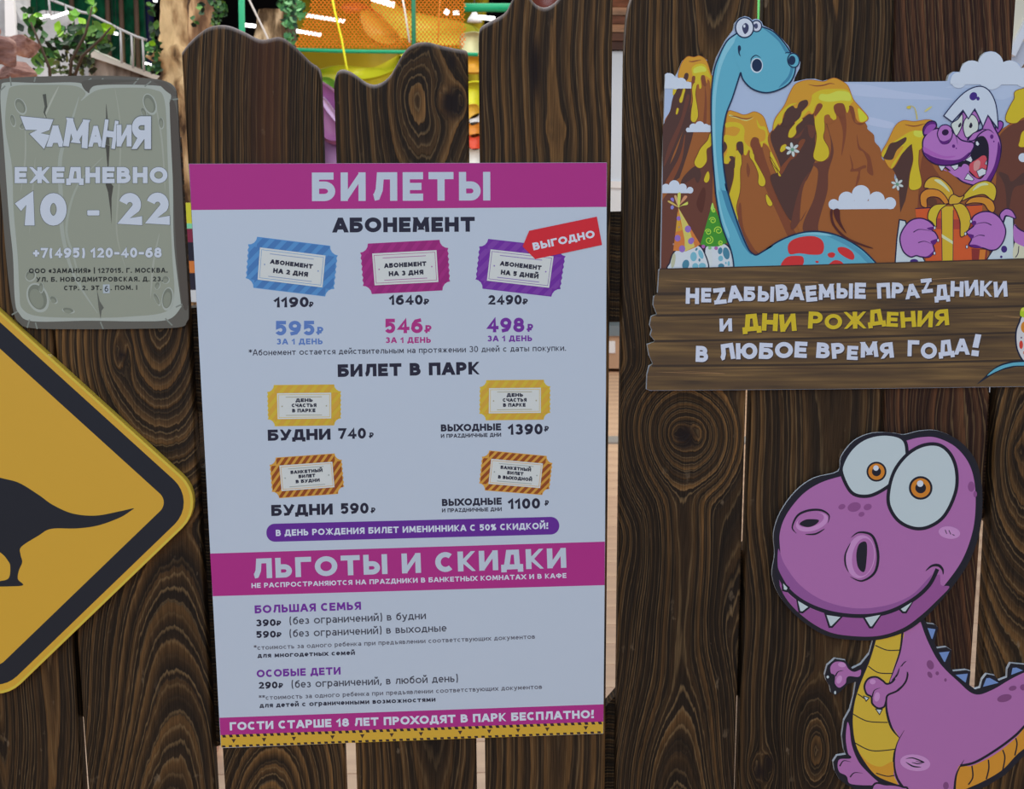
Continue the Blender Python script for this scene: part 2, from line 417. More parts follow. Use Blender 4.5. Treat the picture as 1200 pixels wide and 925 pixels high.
# ------------------------------------------------------------------ materials of the place
def wood_mat(name, dark, mid, light):
    m, nt, b = nodes(name)
    at = nt.nodes.new('ShaderNodeAttribute'); at.attribute_name = 'grain'
    kn = nt.nodes.new('ShaderNodeAttribute'); kn.attribute_name = 'knot'
    pl = nt.nodes.new('ShaderNodeAttribute'); pl.attribute_name = 'pale'
    rd = nt.nodes.new('ShaderNodeAttribute'); rd.attribute_name = 'redness'
    wide = noise(nt, 7, 2, None, (1, 1, 0.22)); patch = noise(nt, 3.2, 3, None, (1.2, 1, 0.7))
    n1 = noise(nt, 26, 3, None, (1, 1, 0.2)); n2 = noise(nt, 190, 3, None, (1, 1, 0.05)); n3 = noise(nt, 900, 2, None, (1, 1, 0.025))
    ph = math_(nt, 'ADD', at.outputs['Fac'], math_(nt, 'MULTIPLY', math_(nt, 'SUBTRACT', n1, 0.5), 0.6))
    ph = math_(nt, 'ADD', ph, math_(nt, 'MULTIPLY', math_(nt, 'SUBTRACT', n2, 0.5), 0.34))
    def rings(p, lo, key):
        fr = math_(nt, 'FRACT', p); fl = math_(nt, 'FLOOR', p)
        wn = nt.nodes.new('ShaderNodeTexWhiteNoise'); wn.noise_dimensions = '1D'; nt.links.new(math_(nt, 'ADD', fl, key), wn.inputs['W'])
        return fr, math_(nt, 'ADD', math_(nt, 'MULTIPLY', wn.outputs['Value'], 1 - lo), lo)
    fr, amp = rings(ph, 0.12, 0.37)
    band = ramp(nt, fr, [(0.0, (0.1,) * 3), (0.25, (0,) * 3), (0.5, (0.25,) * 3), (0.86, (1,) * 3), (0.95, (0.9,) * 3), (1.0, (0, 0, 0))])
    fr2, amp2 = rings(math_(nt, 'MULTIPLY', ph, 2.7), 0.0, 11.5)
    thin = ramp(nt, fr2, [(0.0, (0, 0, 0)), (0.62, (0, 0, 0)), (0.82, (1,) * 3), (0.9, (1,) * 3), (1.0, (0, 0, 0))])
    k = math_(nt, 'MULTIPLY', band, amp)
    k = math_(nt, 'MULTIPLY', k, ramp(nt, wide, [(0.32, (0.3,) * 3), (0.62, (1,) * 3)]))
    k = math_(nt, 'MULTIPLY', k, ramp(nt, patch, [(0.35, (0.55,) * 3), (0.7, (1.0,) * 3)]))
    k = math_(nt, 'MULTIPLY', k, pl.outputs['Fac'])
    k2 = math_(nt, 'MULTIPLY', thin, amp2)
    fine = ramp(nt, n3, [(0.33, (0.66,) * 3), (0.67, (1.3,) * 3)])
    c = mix(nt, ramp(nt, wide, [(0.35, (0,) * 3), (0.75, (0.6,) * 3)]), alb(dark), alb(mid))
    c = mix(nt, k, c, alb(light))
    c = mix(nt, math_(nt, 'MULTIPLY', k2, 0.62), c, alb((102, 84, 60)))
    c = mix(nt, 1.0, c, fine, 'MULTIPLY')
    c = mix(nt, rd.outputs['Fac'], c, alb((60, 38, 28)))
    we = nt.nodes.new('ShaderNodeAttribute'); we.attribute_name = 'sheen_wear'
    c = mix(nt, math_(nt, 'MULTIPLY', we.outputs['Fac'], ramp(nt, n1, [(.35, (.35,) * 3), (.6, (1,) * 3)])), c, alb((138, 132, 134)))  # pale grey mixed in for the light sheen on worn top edges
    chip = math_(nt, 'MULTIPLY', ramp(nt, noise(nt, 70, 4, None, (1, 1, .5)), [(.66, (0,) * 3), (.72, (1,) * 3)]), ramp(nt, noise(nt, 9, 2), [(.5, (0,) * 3), (.68, (.7,) * 3)]))
    c = mix(nt, chip, c, alb((112, 98, 82)))
    c = mix(nt, kn.outputs['Fac'], c, alb((26, 20, 20)))
    link(nt, c, b.inputs['Base Color'])
    b.inputs['Roughness'].default_value = 0.55; b.inputs['Specular IOR Level'].default_value = 0.12
    hh = math_(nt, 'ADD', math_(nt, 'MULTIPLY', band, 0.8), math_(nt, 'ADD', math_(nt, 'MULTIPLY', n3, 0.6), math_(nt, 'MULTIPLY', thin, 0.3)))
    bump(nt, hh, b, 0.6, 0.0011)
    return m
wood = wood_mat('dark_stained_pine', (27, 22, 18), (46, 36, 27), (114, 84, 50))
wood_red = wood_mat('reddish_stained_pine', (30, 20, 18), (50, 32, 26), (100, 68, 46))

# ------------------------------------------------------------------ floor and far walls
fl_m = noisy('pale_laminate', [(0.3, (150, 130, 118)), (0.7, (184, 164, 148))], 9, (0.15, 1, 1), 0.45, 0.1, 0.002)
fl = MB(); fl.box(-9, 9, -4.5, 14, -0.1, -0.012)
floor = tag(fl.build('floor', fl_m), kind='structure')
k = 0; y = 0.1; first = None
while y < 9.0:
    if first is None:
        b = MB(); b.box(-3.0, 3.0, 0, 0.186, -0.012, 0.0); first = b.build('floor_board', fl_m, floor); o = first
    else:
        o = first.copy(); COL.objects.link(o)
    o.location = (0.05 * (k % 3), y, 0)
    y += 0.19; k += 1
gm = col((120, 125, 132))
g0, g1 = P(650, 521, .5), None
def ground(px, py, z=0.0):
    d = ROT @ Vector(((px - 600) / FPX, (462.5 - py) / FPX, -1.0)); return CAM + d * ((z - CAM.z) / d.z)
yy = ground(718, 517).y
b = MB(); b.box(-3, 3, yy - .10, yy + .10, 0.0, 0.012); o = tag(b.build('floor_joint_strip', gm), 'grey metal strip across the pale floor, seen between fence planks', 'threshold')
dk = noisy('dark_hall_wall', [(0.3, (8, 10, 16)), (0.7, (22, 24, 30))], 1.5, rough=0.9, bmp=0)
b = MB(); b.box(-9, 9, 14, 14.2, 0, 6); tag(b.build('wall_back', dk), kind='structure')
b = MB(); b.box(-9.2, -9, 0, 14.2, 0, 6); tag(b.build('wall_left', dk), kind='structure')
b = MB(); b.box(9, 9.2, 0, 14.2, 0, 6); tag(b.build('wall_right', dk), kind='structure')
b = MB(); b.box(-9.2, 9.2, 0.3, 14.2, 6, 6.2); tag(b.build('ceiling', dk), kind='structure')

# ------------------------------------------------------------------ the fence
fence = empty('picket_fence', (0, 0.011, 0.0), 'dark brown stained plank fence with wavy cut tops, carrying the signs', 'fence')
TH = 0.022
def gq(px, py, cores, knots):
    X = px.astype(float).copy(); Y = py.astype(float)
    for (cx, cy, r, L) in knots:
        dx = X - cx; dy = (Y - cy) / L; d2 = dx * dx + dy * dy + 1e-6
        X = cx + dx * np.clip(1 - r * r / d2, -0.6, 1)
    best = None
    for c in cores:
        cx, cy, su, sd, F = c[:5]; off = c[5] if len(c) > 5 else 0
        dy = Y - cy; s = np.where(dy < 0, su, sd)
        rr = np.sqrt((X - cx - (3 * np.sin(Y / 37. + cx))) ** 2 + (s * dy) ** 2 + (c[7] if len(c) > 7 else 4)); q = F * (rr + (c[6] if len(c) > 6 else .002) * rr * rr) + off
        best = q if best is None else -np.logaddexp(-1.6 * best, -1.6 * q) / 1.6
    return best
def plank(xl, xr, top, mat, cores, knots=(), dark=(), seed=0, shear=0.0, ybot=1330, lines=None, pale=None, red=None):
    """xl, xr: ((x, y), (x, y)) edge lines in pixels; top: [(u, y)] profile"""
    a0, a1 = P(*xl[0]), P(*xl[1]); b0, b1 = P(*xr[0]), P(*xr[1])
    def ex(p, q, z): return p.x + (q.x - p.x) * (z - p.z) / (q.z - p.z)
    xm = (xl[0][0] + xr[0][0]) / 2
    zb = max(0.04, P(xm, ybot).z)
    us = [0, .004, .012, .028] + list(np.linspace(.05, .95, 34)) + [.972, .988, .996, 1]
    yo = [.0045, .002, .0006, 0] + [0] * 34 + [0, .0006, .002, .0045]
    tp = catmull(top, False, 8) if len(top) > 2 else top
    tx = np.array([p[0] for p in tp]); ty = np.array([p[1] for p in tp])
    zt = [P(xl[0][0] + (xr[0][0] - xl[0][0]) * u, float(np.interp(u, tx, ty))).z for u in us]
    NV = 190
    vs = [0, .0015, .004] + list(np.linspace(.008, 1, NV))
    vy = [.004, .0015, .0003] + [0] * NV
    V = []; nu = len(us)
    for j, vv in enumerate(vs):
        for i, u in enumerate(us):
            z = zt[i] + (zb - zt[i]) * vv
            V.append((ex(a0, a1, z) + (ex(b0, b1, z) - ex(a0, a1, z)) * u, max(yo[i], vy[j]), z))
    nf = len(V); nv = len(vs)
    F = [(j * nu + i, (j + 1) * nu + i, (j + 1) * nu + i + 1, j * nu + i + 1) for j in range(nv - 1) for i in range(nu - 1)]
    ring = [i for i in range(nu)] + [j * nu + nu - 1 for j in range(1, nv)] + [(nv - 1) * nu + i for i in range(nu - 2, -1, -1)] + [j * nu for j in range(nv - 2, 0, -1)]
    V += [(V[i][0], TH, V[i][2]) for i in ring]; n = len(ring)
    F += [(ring[k], ring[(k + 1) % n], nf + (k + 1) % n, nf + k) for k in range(n)]
    # back: strips between the left and right rims
    F.append(tuple(nf + k for k in range(n - 1, -1, -1)))
    o = mk('plank', V, F, mat, fence)
    vv = np.array(V); pp = []
    Rm = np.array(RI); cc = (vv - np.array(CAM)) @ Rm.T
    px = 600 + FPX * cc[:, 0] / -cc[:, 2]; py = 462.5 - FPX * cc[:, 1] / -cc[:, 2]
    px = px + shear * (py - 460)
    if lines is not None: g = lines(px, py)
    else: g = gq(px, py, cores, knots)
    g = g + seed * 7.3
    kd = np.zeros(len(V))
    for (cx, cy, r, L) in dark:
        d = np.sqrt((px - cx) ** 2 + ((py - cy) / L) ** 2) / r; kd = np.maximum(kd, np.exp(-d ** 4))
    ones = np.ones(len(V))
    sheen = np.zeros(len(V)); sheen[:nu] = .85; sheen[nu:2 * nu] = .45  # top bevel rows: light sheen plus wear, put into the wood colour
    for nm, arr in (('sheen_wear', sheen), ('grain', g), ('knot', kd), ('pale', ones * (pale(px, py) if pale else 1)), ('redness', ones * (red(px, py) if red else 0))):
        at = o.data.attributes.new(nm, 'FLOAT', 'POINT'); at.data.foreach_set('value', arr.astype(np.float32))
    o.data.polygons.foreach_set('use_smooth', [k < (nv - 1) * (nu - 1) for k in range(len(F))])
    return o
flat = lambda y: [(0, y), (1, y)]
plank(((-70, 180), (-16, 925)), ((46, 180), (96, 925)), [(0, 185), (.3, 150), (.6, 165), (1, 190)], wood,
      [(-40, 1010, .3, .3, 1 / 9), (60, 250, .02, .02, 1 / 9)], [], [], 1)
plank(((48, 180), (103, 925)), ((209, 180), (252, 925)), [(0, 150), (.3, 120), (.7, 135), (1, 160)], wood,
      [(188, 376, .5, .46, 1 / 12), (205, 1160, .17, .1, 1 / 9.5)], [(144, 418, 10, 2.2)], [(143, 417, 6, 1.3)], 2, pale=lambda x, y: 1.5 - .4 * np.clip((y - 560) / 120, 0, 1))
plank(((212, 60), (263, 925)), ((374, 60), (405, 925)),
      [(0, 62), (.07, 48), (.2, 32), (.33, 29), (.45, 36), (.58, 46), (.72, 43), (.82, 54), (.93, 72), (.985, 78), (1, 88)], wood,
      [(322, 945, .03, .4, 1 / 11), (450, 100, .02, .02, 1 / 9)], [], [], 3, red=lambda x, y: .75 * np.exp(-((x - 312 - .02 * (y - 60)) / 20.) ** 2) * (y < 400),
      lines=lambda x, y: np.where(y < 640, (x + .03 * (y - 60)) / 8.5 + .25 * np.sin(y / 60.), gq(x, y, [(318, 960, .5, .5, 1 / 11), (320, 2000, .075, .1, 1 / 9, -2)], [])))
plank(((391, 100), (418, 925)), ((549, 100), (559, 925)),
      [(0, 100), (.02, 86), (.06, 81), (.13, 84), (.25, 97), (.33, 98), (.42, 88), (.52, 62), (.6, 51), (.7, 49), (.8, 53), (.92, 57), (.985, 59), (1, 64)], wood,
      [(494, 118, .55, .4, 1 / 15), (505, 60, .3, .06, 1 / 9, 2)], [(528, 118, 17, 1.2)], [(527, 115, 12, .85), (528, 122, 15, 1.1), (530, 72, 4.5, 2.0)], 4, pale=lambda x, y: 1 + .7 * np.exp(-((x - 497) / 16.) ** 2 - ((y - 122) / 24.) ** 2))
plank(((561, 40), (569, 925)), ((718, 40), (709, 925)),
      [(0, 48), (.01, 33), (.08, 25), (.2, 14), (.26, -4), (.33, -18), (.37, -6), (.43, 5), (.5, 8), (.57, 2), (.64, -12), (.72, -34), (.8, -46), (.9, -48), (1, -44)], wood,
      [(650, 170, .03, .02, 1 / 15)], [(652, 152, 8, 1.3)], [(627, 80, 7, 6)], 5, pale=lambda x, y: 1.1)
plank(((733, 20), (722, 925)), ((888, 20), (861, 925)),
      [(0, 60), (.012, 20), (.05, -6), (.12, -30), (.3, -60), (.5, -70), (.75, -55), (.9, -40), (1, -45)], wood,
      [(804, 506, .9, .66, 1 / 7.5), (797, 1110, .17, .1, 1 / 9, .2, .004), (838, -330, .08, .1, 1 / 11), (801, 400, .02, .02, 1 / 9, 4.6, .007, 260)], [(803, 511, 13, 1.1)], [(803, 511, 14, 1.1)], 6, pale=lambda x, y: 1.1 + .9 * np.exp(-((x - 803) / 14.) ** 2 - ((y - 630) / 55.) ** 2))
plank(((895, 20), (865, 925)), ((1046, 20), (1022, 925)), [(0, -40), (.2, -60), (.5, -75), (.8, -60), (1, -45)], wood,
      [(952, 880, .42, .42, 1 / 8.5), (975, -250, .06, .045, 1 / 14), (1010, 1200, .03, .03, 1 / 6.5, 5)], [(893, 900, 12, 1.5)], [(890, 905, 7, 1.4), (902, 893, 5, 1.2)], 7)
plank(((1049, 20), (1025, 925)), ((1190, 20), (1129, 925)), [(0, -35), (.2, -55), (.5, -70), (.8, -64), (1, -55)], wood_red,
      [(1150, 440, .06, .06, 1 / 10)], [(1075, 470, 14, 2)], [], 8, shear=-.10,
      lines=lambda x, y: x / 11. + 1.3 * np.exp(-((y - 500) / 60.) ** 2) * np.sin((x - 1030) / 30.) + .3 * np.sin(y / 70.))
plank(((1193, 20), (1144, 925)), ((1330, 20), (1295, 925)), [(0, 120), (.06, 92), (.3, 40), (.5, 10), (.8, -10), (1, -15)], wood,
      [(1208, 530, .35, .35, 1 / 11), (1230, 1500, .1, .1, 1 / 11)], [(1200, 528, 8, 1.2)], [(1203, 528, 7, 1.2)], 9)
plank(((-195, 180), (-140, 925)), ((-76, 180), (-20, 925)), [(0, 150), (.5, 120), (1, 170)], wood, [(-100, 700, .03, .03, 1 / 10)], [], [], 10)
# rails and braces nailed to the back
def stave(name, pts, mat, y0=TH + .0005, t=.02):
    f = [P(p[0], p[1], y0) for p in pts]; n = len(f); bk = [Vector((q.x, y0 + t, q.z)) for q in f]
    F = [tuple(range(n))[::-1], tuple(range(n, 2 * n))] + [(i, (i + 1) % n, n + (i + 1) % n, n + i) for i in range(n)]
    o = mk(name, f + bk, F, mat, fence)
    vv = np.array([tuple(p) for p in f + bk]); at = o.data.attributes.new('grain', 'FLOAT', 'POINT'); at.data.foreach_set('value', (vv[:, 2] * 90).astype(np.float32))
    at = o.data.attributes.new('pale', 'FLOAT', 'POINT'); at.data.foreach_set('value', np.full(len(vv), .6, np.float32))
    return o
stave('rail', [(580, 252), (1010, 240), (1010, 372), (580, 380)], wood)
stave('brace', [(600, 955), (880, 632), (960, 548), (960, 700), (872, 806), (690, 1010), (600, 1010)], wood, TH + .001)
stave('brace', [(1100, 380), (1130, 425), (1180, 484), (1230, 540), (1230, 680), (1160, 616), (1100, 560)], wood_red, TH + .001)
stave('post', [(215, 362), (262, 358), (262, 478), (233, 484), (235, 548), (264, 552), (264, 872), (232, 882)], wood, TH + .001, .05)
stave('rail', [(40, 410), (130, 395), (140, 838), (60, 842)], wood, TH + .001)

ILL = (.58, .58, .60)
# ------------------------------------------------------------------ the play park behind the fence
def rodbox(mb, a, b, r, n=8, mi=0): mb.tube([a, b], r, n, mi)
green = col((20, 135, 95), .4, .4); green_d = col((8, 92, 62), .4, .4); lime = col((95, 225, 95), .4)
grey = noisy('grey_concrete', [(.3, (118, 118, 122)), (.7, (168, 168, 172))], 5, rough=.85)
steel = col((140, 140, 144), .35, .5)
# stairs wall with handrail
st = empty('park_staircase', P(120, 260, 6.0) * 1.0, 'grey concrete stair flank with glass balustrade descending behind the plants', 'stairs')
def slab(name, pts, y0, t, m, root):
    f = [P(p[0], p[1], y0) for p in pts]; n = len(f); bk = [Vector((q.x, y0 + t, q.z)) for q in f]
    F = [tuple(range(n))[::-1], tuple(range(n, 2 * n))] + [(i, (i + 1) % n, n + (i + 1) % n, n + i) for i in range(n)]
    return mk(name, f + bk, F, m, root)
slab('wall', [(-60, 60), (-60, -60), (14, -60), (14, 0), (24, 24), (50, 12), (76, 14), (80, 40), (110, 66), (150, 96), (150, 400), (-60, 400)], 6.0, .3, grey, st)
slab('panel', [(5, -20), (16, 0), (19, 44), (6, 42)], 5.96, .03, col((190, 188, 190)), st)
dirty = noisy('stained_render', [(.35, (60, 48, 40)), (.7, (150, 138, 128))], 9, (1, 1, .3), .9)
slab('stringer', [(104, 64), (140, 78), (192, 97), (192, 400), (104, 400)], 5.9, .25, dirty, st)
slab('coping', [(96, 52), (130, 68), (195, 92), (192, 97), (140, 78), (104, 66)], 5.85, .4, col((165, 158, 152)), st)
b = MB(); rp = [(40, -12), (60, 0), (76, 6), (95, 14), (105, 16), (140, 34), (160, 43), (172, 47)]
b.tube([P(p[0], p[1], 5.8) for p in rp], .007, 8); b.build('handrail', steel, st, True)
for (x0, y0, x1, y1) in ((57, -4, 59, 18), (77, 6, 81, 40), (141, 34, 143, 74), (154, 41, 156, 80), (167, 46, 169, 84)):
    b = MB(); b.tube([P(x0, y0, 5.8), P(x1, y1, 5.8)], .0065, 8); b.build('baluster', steel, st, True)
gl, nt, bs = nodes('tinted_glass'); bs.inputs['Transmission Weight'].default_value = 1; bs.inputs['Base Color'].default_value = (.75, .85, .82, 1); bs.inputs['Roughness'].default_value = .05; bs.inputs['IOR'].default_value = 1.1
for q in ([(144, 38), (153, 42), (153, 76), (145, 72)], [(157, 44), (166, 48), (167, 80), (157, 77)], [(108, 22), (140, 37), (141, 72), (110, 60)]):
    slab('glass_pane', q, 5.81, .012, gl, st)
# net wall and posts
def netmat(name, c):
    return noisy(name, [(.35, (max(0, c[0] - 12), c[1] - 40, c[2] - 25)), (.65, c)], 14, (1, 1, .6), .8, 0)
nw = empty('netted_enclosure', P(120, 300, 9.0), 'green mesh enclosure with brown posts behind the stairs', 'enclosure')
slab('net', [(20, -80), (172, -80), (172, 110), (20, 110)], 9.05, .02, netmat('green_net', (10, 96, 62)), nw)
for x0, x1 in ((30, 31), (83, 86), (125, 128), (141, 144), (158, 162)):
    b = MB(); b.tube([P(x0 - 2, -80, 9.0), P(x1 + 2, 120, 9.0)], .02, 8); b.build('post', col((105, 85, 72)), nw, True)
b = MB(); b.tube([P(172, -60, 8.6), P(177, 60, 8.6), P(178, 320, 8.6)], .032, 10); tag(b.build('column', col((20, 22, 60)), None, True), 'dark navy column left of the artificial tree trunk', 'column')
# rocks
rock_m = noisy('pink_sandstone', [(.3, (84, 56, 50)), (.55, (140, 106, 98)), (.8, (180, 152, 142))], 12, (1, 1, 2), .85, .9, .03)
def rock(cx, cy, y, rx, rz, seed, label, ry=.3):
    rnd = random.Random(seed); c = P(cx, cy, y)
    dirs = [Vector((rnd.gauss(0, 1), rnd.gauss(0, 1), rnd.gauss(0, 1))).normalized() for _ in range(11)]
    dist = [rnd.uniform(.5, .85) for _ in dirs]
    V = []; F = []; nu, nv = 36, 22
    for j in range(nv + 1):
        th = math.pi * j / nv
        for i in range(nu):
            a = 2 * math.pi * i / nu; d = Vector((math.sin(th) * math.cos(a), math.sin(th) * math.sin(a), math.cos(th)))
            r = 1.0
            for dd, di in zip(dirs, dist):
                k = d.dot(dd)
                if k > .05: r = min(r, di / k)
            V.append((c.x + d.x * r * rx, c.y + d.y * r * ry, c.z + d.z * r * rz))
    for j in range(nv):
        for i in range(nu): F.append((j * nu + i, (j + 1) * nu + i, (j + 1) * nu + (i + 1) % nu, j * nu + (i + 1) % nu))
    o = mk('boulder', V, F, rock_m); tag(o, label, 'rock', 'rockwork beside the stairs'); return o
rock(2, 62, 3.3, .064, .064, 3, 'pale pink rock at the left edge, nearest to the frame edge', .09)
rock(26, 52, 3.75, .078, .055, 5, 'reddish rock topmost in the rockwork, below the plant leaves', .09)
rock(22, 84, 3.52, .09, .05, 8, 'reddish rock slab lowest in the rockwork, behind the grey stone sign', .09)
rock(-8, 38, 3.98, .045, .03, 12, 'small dark pink rock sticking up behind the left edge rocks', .05)
rock(12, 196, 4.2, .23, .34, 14, 'large pink rock base hidden mostly behind the grey stone sign', .12)
# leafy shrub
def leaves(name, pts, m, root, seed, size=(.02, .045), y=4.0, dy=.25, n=5, kind=None, squash=1.0):
    rnd = random.Random(seed); mb = MB()
    for (x, y_, r, cnt) in pts:
        for _ in range(cnt):
            a = rnd.uniform(0, 6.28); rr = r * math.sqrt(rnd.random())
            c = P(x + rr * math.cos(a), y_ + rr * math.sin(a) * squash, y + rnd.uniform(-dy, dy)); s = rnd.uniform(*size)
            M = Matrix.Translation(c) @ Matrix.Rotation(rnd.uniform(0, 6.28), 4, 'Y') @ Matrix.Rotation(rnd.uniform(-1, 1), 4, 'X') @ Matrix.Rotation(rnd.uniform(-1, 1), 4, 'Z')
            q = [(0, 0, -s), (s * .45, .1 * s, -s * .45), (s * .62, .05 * s, .1 * s), (s * .3, -.05 * s, .65 * s), (0, -.1 * s, s), (-s * .3, -.05 * s, .65 * s), (-s * .62, .05 * s, .1 * s), (-s * .45, .1 * s, -s * .45), (0, .16 * s, 0)]
            mb.add([M @ Vector(p) for p in q], [(8, i, (i + 1) % 8) for i in range(8)], rnd.choice([0, 0, 1, 1, 2, 3]))
    o = mb.build(name, m, root); o['kind'] = 'stuff'; return o
LM = [col((42, 80, 36), .4, .3), col((22, 50, 26), .4, .3), col((84, 120, 54), .4, .3), col((12, 28, 18), .5)]
LY = [col((120, 165, 30), .4, .4), col((88, 140, 36), .4, .4), col((70, 120, 45), .4, .4), col((50, 96, 40), .4)]
LB = [col((60, 72, 36), .5), col((40, 50, 28), .5), col((88, 92, 52), .5), col((30, 34, 24), .5)]
sh = empty('leafy_shrub', P(75, 100, 4.2), 'green ivy-leaved artificial shrub between the rocks and the stairs', 'shrub')
leaves('foliage', [(34, 24, 14, 14), (42, 38, 13, 14), (70, 40, 10, 11), (56, 58, 15, 25), (88, 46, 16, 33), (100, 54, 18, 38), (118, 42, 14, 19), (125, 52, 10, 12), (92, 30, 9, 7), (50, 76, 12, 13)], LM, sh, 1, (.014, .036), 4.75, .18)
leaves('bright_leaf', [(38, 20, 9, 6), (108, 6, 8, 6), (126, 30, 12, 6), (92, 22, 10, 4), (68, 36, 8, 4)], LY, sh, 2, (.018, .036), 4.6, .1)
leaves('dry_foliage', [(82, 76, 16, 38), (100, 76, 14, 33), (66, 80, 10, 14), (100, 68, 12, 16)], LB, sh, 3, (.010, .022), 4.65, .15)
b = MB()
for q in ([(60, 110), (58, 80), (46, 50), (36, 26)], [(80, 110), (84, 70), (100, 40), (108, 8)], [(80, 110), (96, 66), (118, 46), (130, 32)]):
    b.tube([P(p[0], p[1], 4.35) for p in q], [.008, .007, .006, .004], 6)
b.build('stem', col((60, 46, 34)), sh, True)
# artificial trees
def trunkmat(name, a, c, d):
    return noisy(name, [(.42, a), (.5, c), (.6, d)], 10, (1, 1, .35), .85, .9, .05)
tm = trunkmat('sculpted_bark', (58, 40, 26), (136, 106, 74), (180, 152, 114))
def trunk(name, path, y, m, label, cat='tree', n=22, seed=0, lob=.16):
    rnd = random.Random(seed); root = empty(name, P(path[-1][0], path[-1][1], y), label, cat)
    V = []; F = []; ph = [rnd.uniform(0, 6.28) for _ in range(4)]
    for i, (x, py, wpx) in enumerate(path):
        c = P(x, py, y); r = wpx / 2 / FPX * (y + D)
        for k in range(n):
            a = 2 * math.pi * k / n
            rr = r * (1 + lob * math.sin(3 * a + ph[0] + i * .15) + lob * .6 * math.sin(7 * a + ph[1] - i * .2) + lob * .5 * rnd.uniform(-1, 1))
            V.append((c.x + rr * math.cos(a), y + rr * math.sin(a), c.z))
    for i in range(len(path) - 1):
        for k in range(n): F.append((i * n + k, i * n + (k + 1) % n, (i + 1) * n + (k + 1) % n, (i + 1) * n + k))
    F.append(tuple(range(n)))
    mk('trunk', V, F, m, root, smooth=True)
    return root
def zs(a, b, n): return [a + (b - a) * i / (n - 1) for i in range(n)]
tr = trunk('sculpted_tree', [(205, y_, 30) for y_ in zs(-70, 40, 12)] + [(203, 52, 32), (200, 60, 42), (200, 68, 46), (206, 76, 36), (210, 88, 32), (208, 98, 44), (210, 108, 48), (214, 120, 36), (214, 140, 34), (216, 160, 38), (216, 190, 34), (218, 230, 30), (222, 300, 30), (226, 420, 34)], 5.0, tm,
           'beige sculpted tree trunk with swollen knots, left of the tallest wavy plank', seed=4)
leaves('ivy', [(178, 10, 5, 14), (180, 35, 6, 18), (181, 58, 7, 22), (182, 76, 8, 16), (236, 10, 4, 5), (228, 26, 4, 4)], LM, tr, 5, (.012, .026), 4.75, .1, squash=1.6)
leaves('ivy', [(178, 53, 7, 6)], LY, tr, 6, (.012, .024), 4.7, .05)
tr2 = trunk('sculpted_tree', [(234, y_, 38) for y_ in zs(-70, 60, 10)] + [(234, 120, 40), (236, 420, 40)], 5.6, trunkmat('brown_bark', (84, 60, 44), (128, 98, 72), (176, 146, 112)),
            'brown sculpted tree trunk directly right of and behind the beige one', seed=7)
leaves('ivy', [(254, 4, 7, 24), (258, 14, 8, 26), (252, 24, 6, 16), (262, 8, 6, 10)], LM, tr2, 8, (.013, .028), 5.3, .1)
tr3 = trunk('tree_stump', [(320, 12, 28), (320, 20, 30), (319, 32, 30), (318, 46, 34), (318, 80, 36), (318, 380, 38)], 7.5, trunkmat('stump_bark', (70, 54, 38), (120, 100, 76), (178, 156, 128)),
            'brown barked stump behind the lowered rope, above the wavy plank', seed=9)
bush = empty('artificial_fir', P(345, 380, 7.0), 'green artificial fir twigs beside the orange net', 'tree')
leaves('needle_foliage', [(345, 6, 12, 60), (340, 26, 8, 36), (342, 44, 7, 26), (352, 14, 8, 30), (333, 4, 8, 20)], [col((66, 120, 72)), col((40, 84, 52)), col((110, 156, 112)), col((22, 50, 36))], bush, 10, (.014, .034), 6.9, .15)
b = MB(); b.tube([P(342, -40, 7.0), P(342, 60, 7.0), P(344, 380, 7.0)], .03, 8); b.build('trunk', col((70, 60, 48)), bush, True)
# play frame: green poles, ropes, orange net
pf = empty('climbing_structure', P(450, 380, 6.6), 'green tubular climbing structure hung with orange netting and ropes', 'climbing frame')
def tubeobj(name, pts, y, r, m, root=pf, n=10):
    b = MB(); b.tube([P(p[0], p[1], y) for p in pts], r, n); return b.build(name, m, root, True)
tubeobj('pole', [(282, -60), (284, 60), (286, 200), (288, 400)], 6.3, .019, green)
tubeobj('crossbar', [(340, 58), (400, 60), (480, 61), (560, 64)], 6.62, .012, green)
tubeobj('pole', [(484, -60), (485, 60), (488, 400)], 6.6, .014, green_d)
tubeobj('rope', [(284, -22), (292, 0), (313, 43), (318, 60)], 6.2, .006, col((176, 170, 168)))
tubeobj('rope', [(388, -10), (392, 12), (400, 44), (404, 66), (410, 100)], 6.55, .007, col((235, 205, 40)))
tubeobj('rope', [(470, -10), (474, 10), (480, 50)], 6.55, .006, col((205, 190, 185)))
tubeobj('rope', [(516, -10), (513, 50)], 6.7, .004, col((240, 130, 60)))
nb = MB()
nm = col((196, 100, 16), .6)
nx0, nx1, ny0, ny1 = 350, 548, -40, 150
edge = lambda yv: 362 - 1.0 * max(0, (yv - 8)) * .38 if yv > 8 else 362
c = 4.6; hw = .62
for sgn in (1, -1):
    t = -220
    while t < 460:
        seg = []
        for yv in range(-40, 60, 4):
            xv = 350 + t + sgn * (yv) * .8
            if edge(yv) <= xv <= 546: seg.append((xv, yv))
        if len(seg) > 1:
            a, b2 = seg[0], seg[-1]
            p0, p1, p2, p3 = P(a[0] - hw, a[1], 6.6), P(a[0] + hw, a[1], 6.6), P(b2[0] + hw, b2[1], 6.6), P(b2[0] - hw, b2[1], 6.6)
            nb.add([p0, p1, p2, p3], [(0, 1, 2, 3)])
        t += c
o = nb.build('net', nm, pf); o['kind'] = 'stuff'
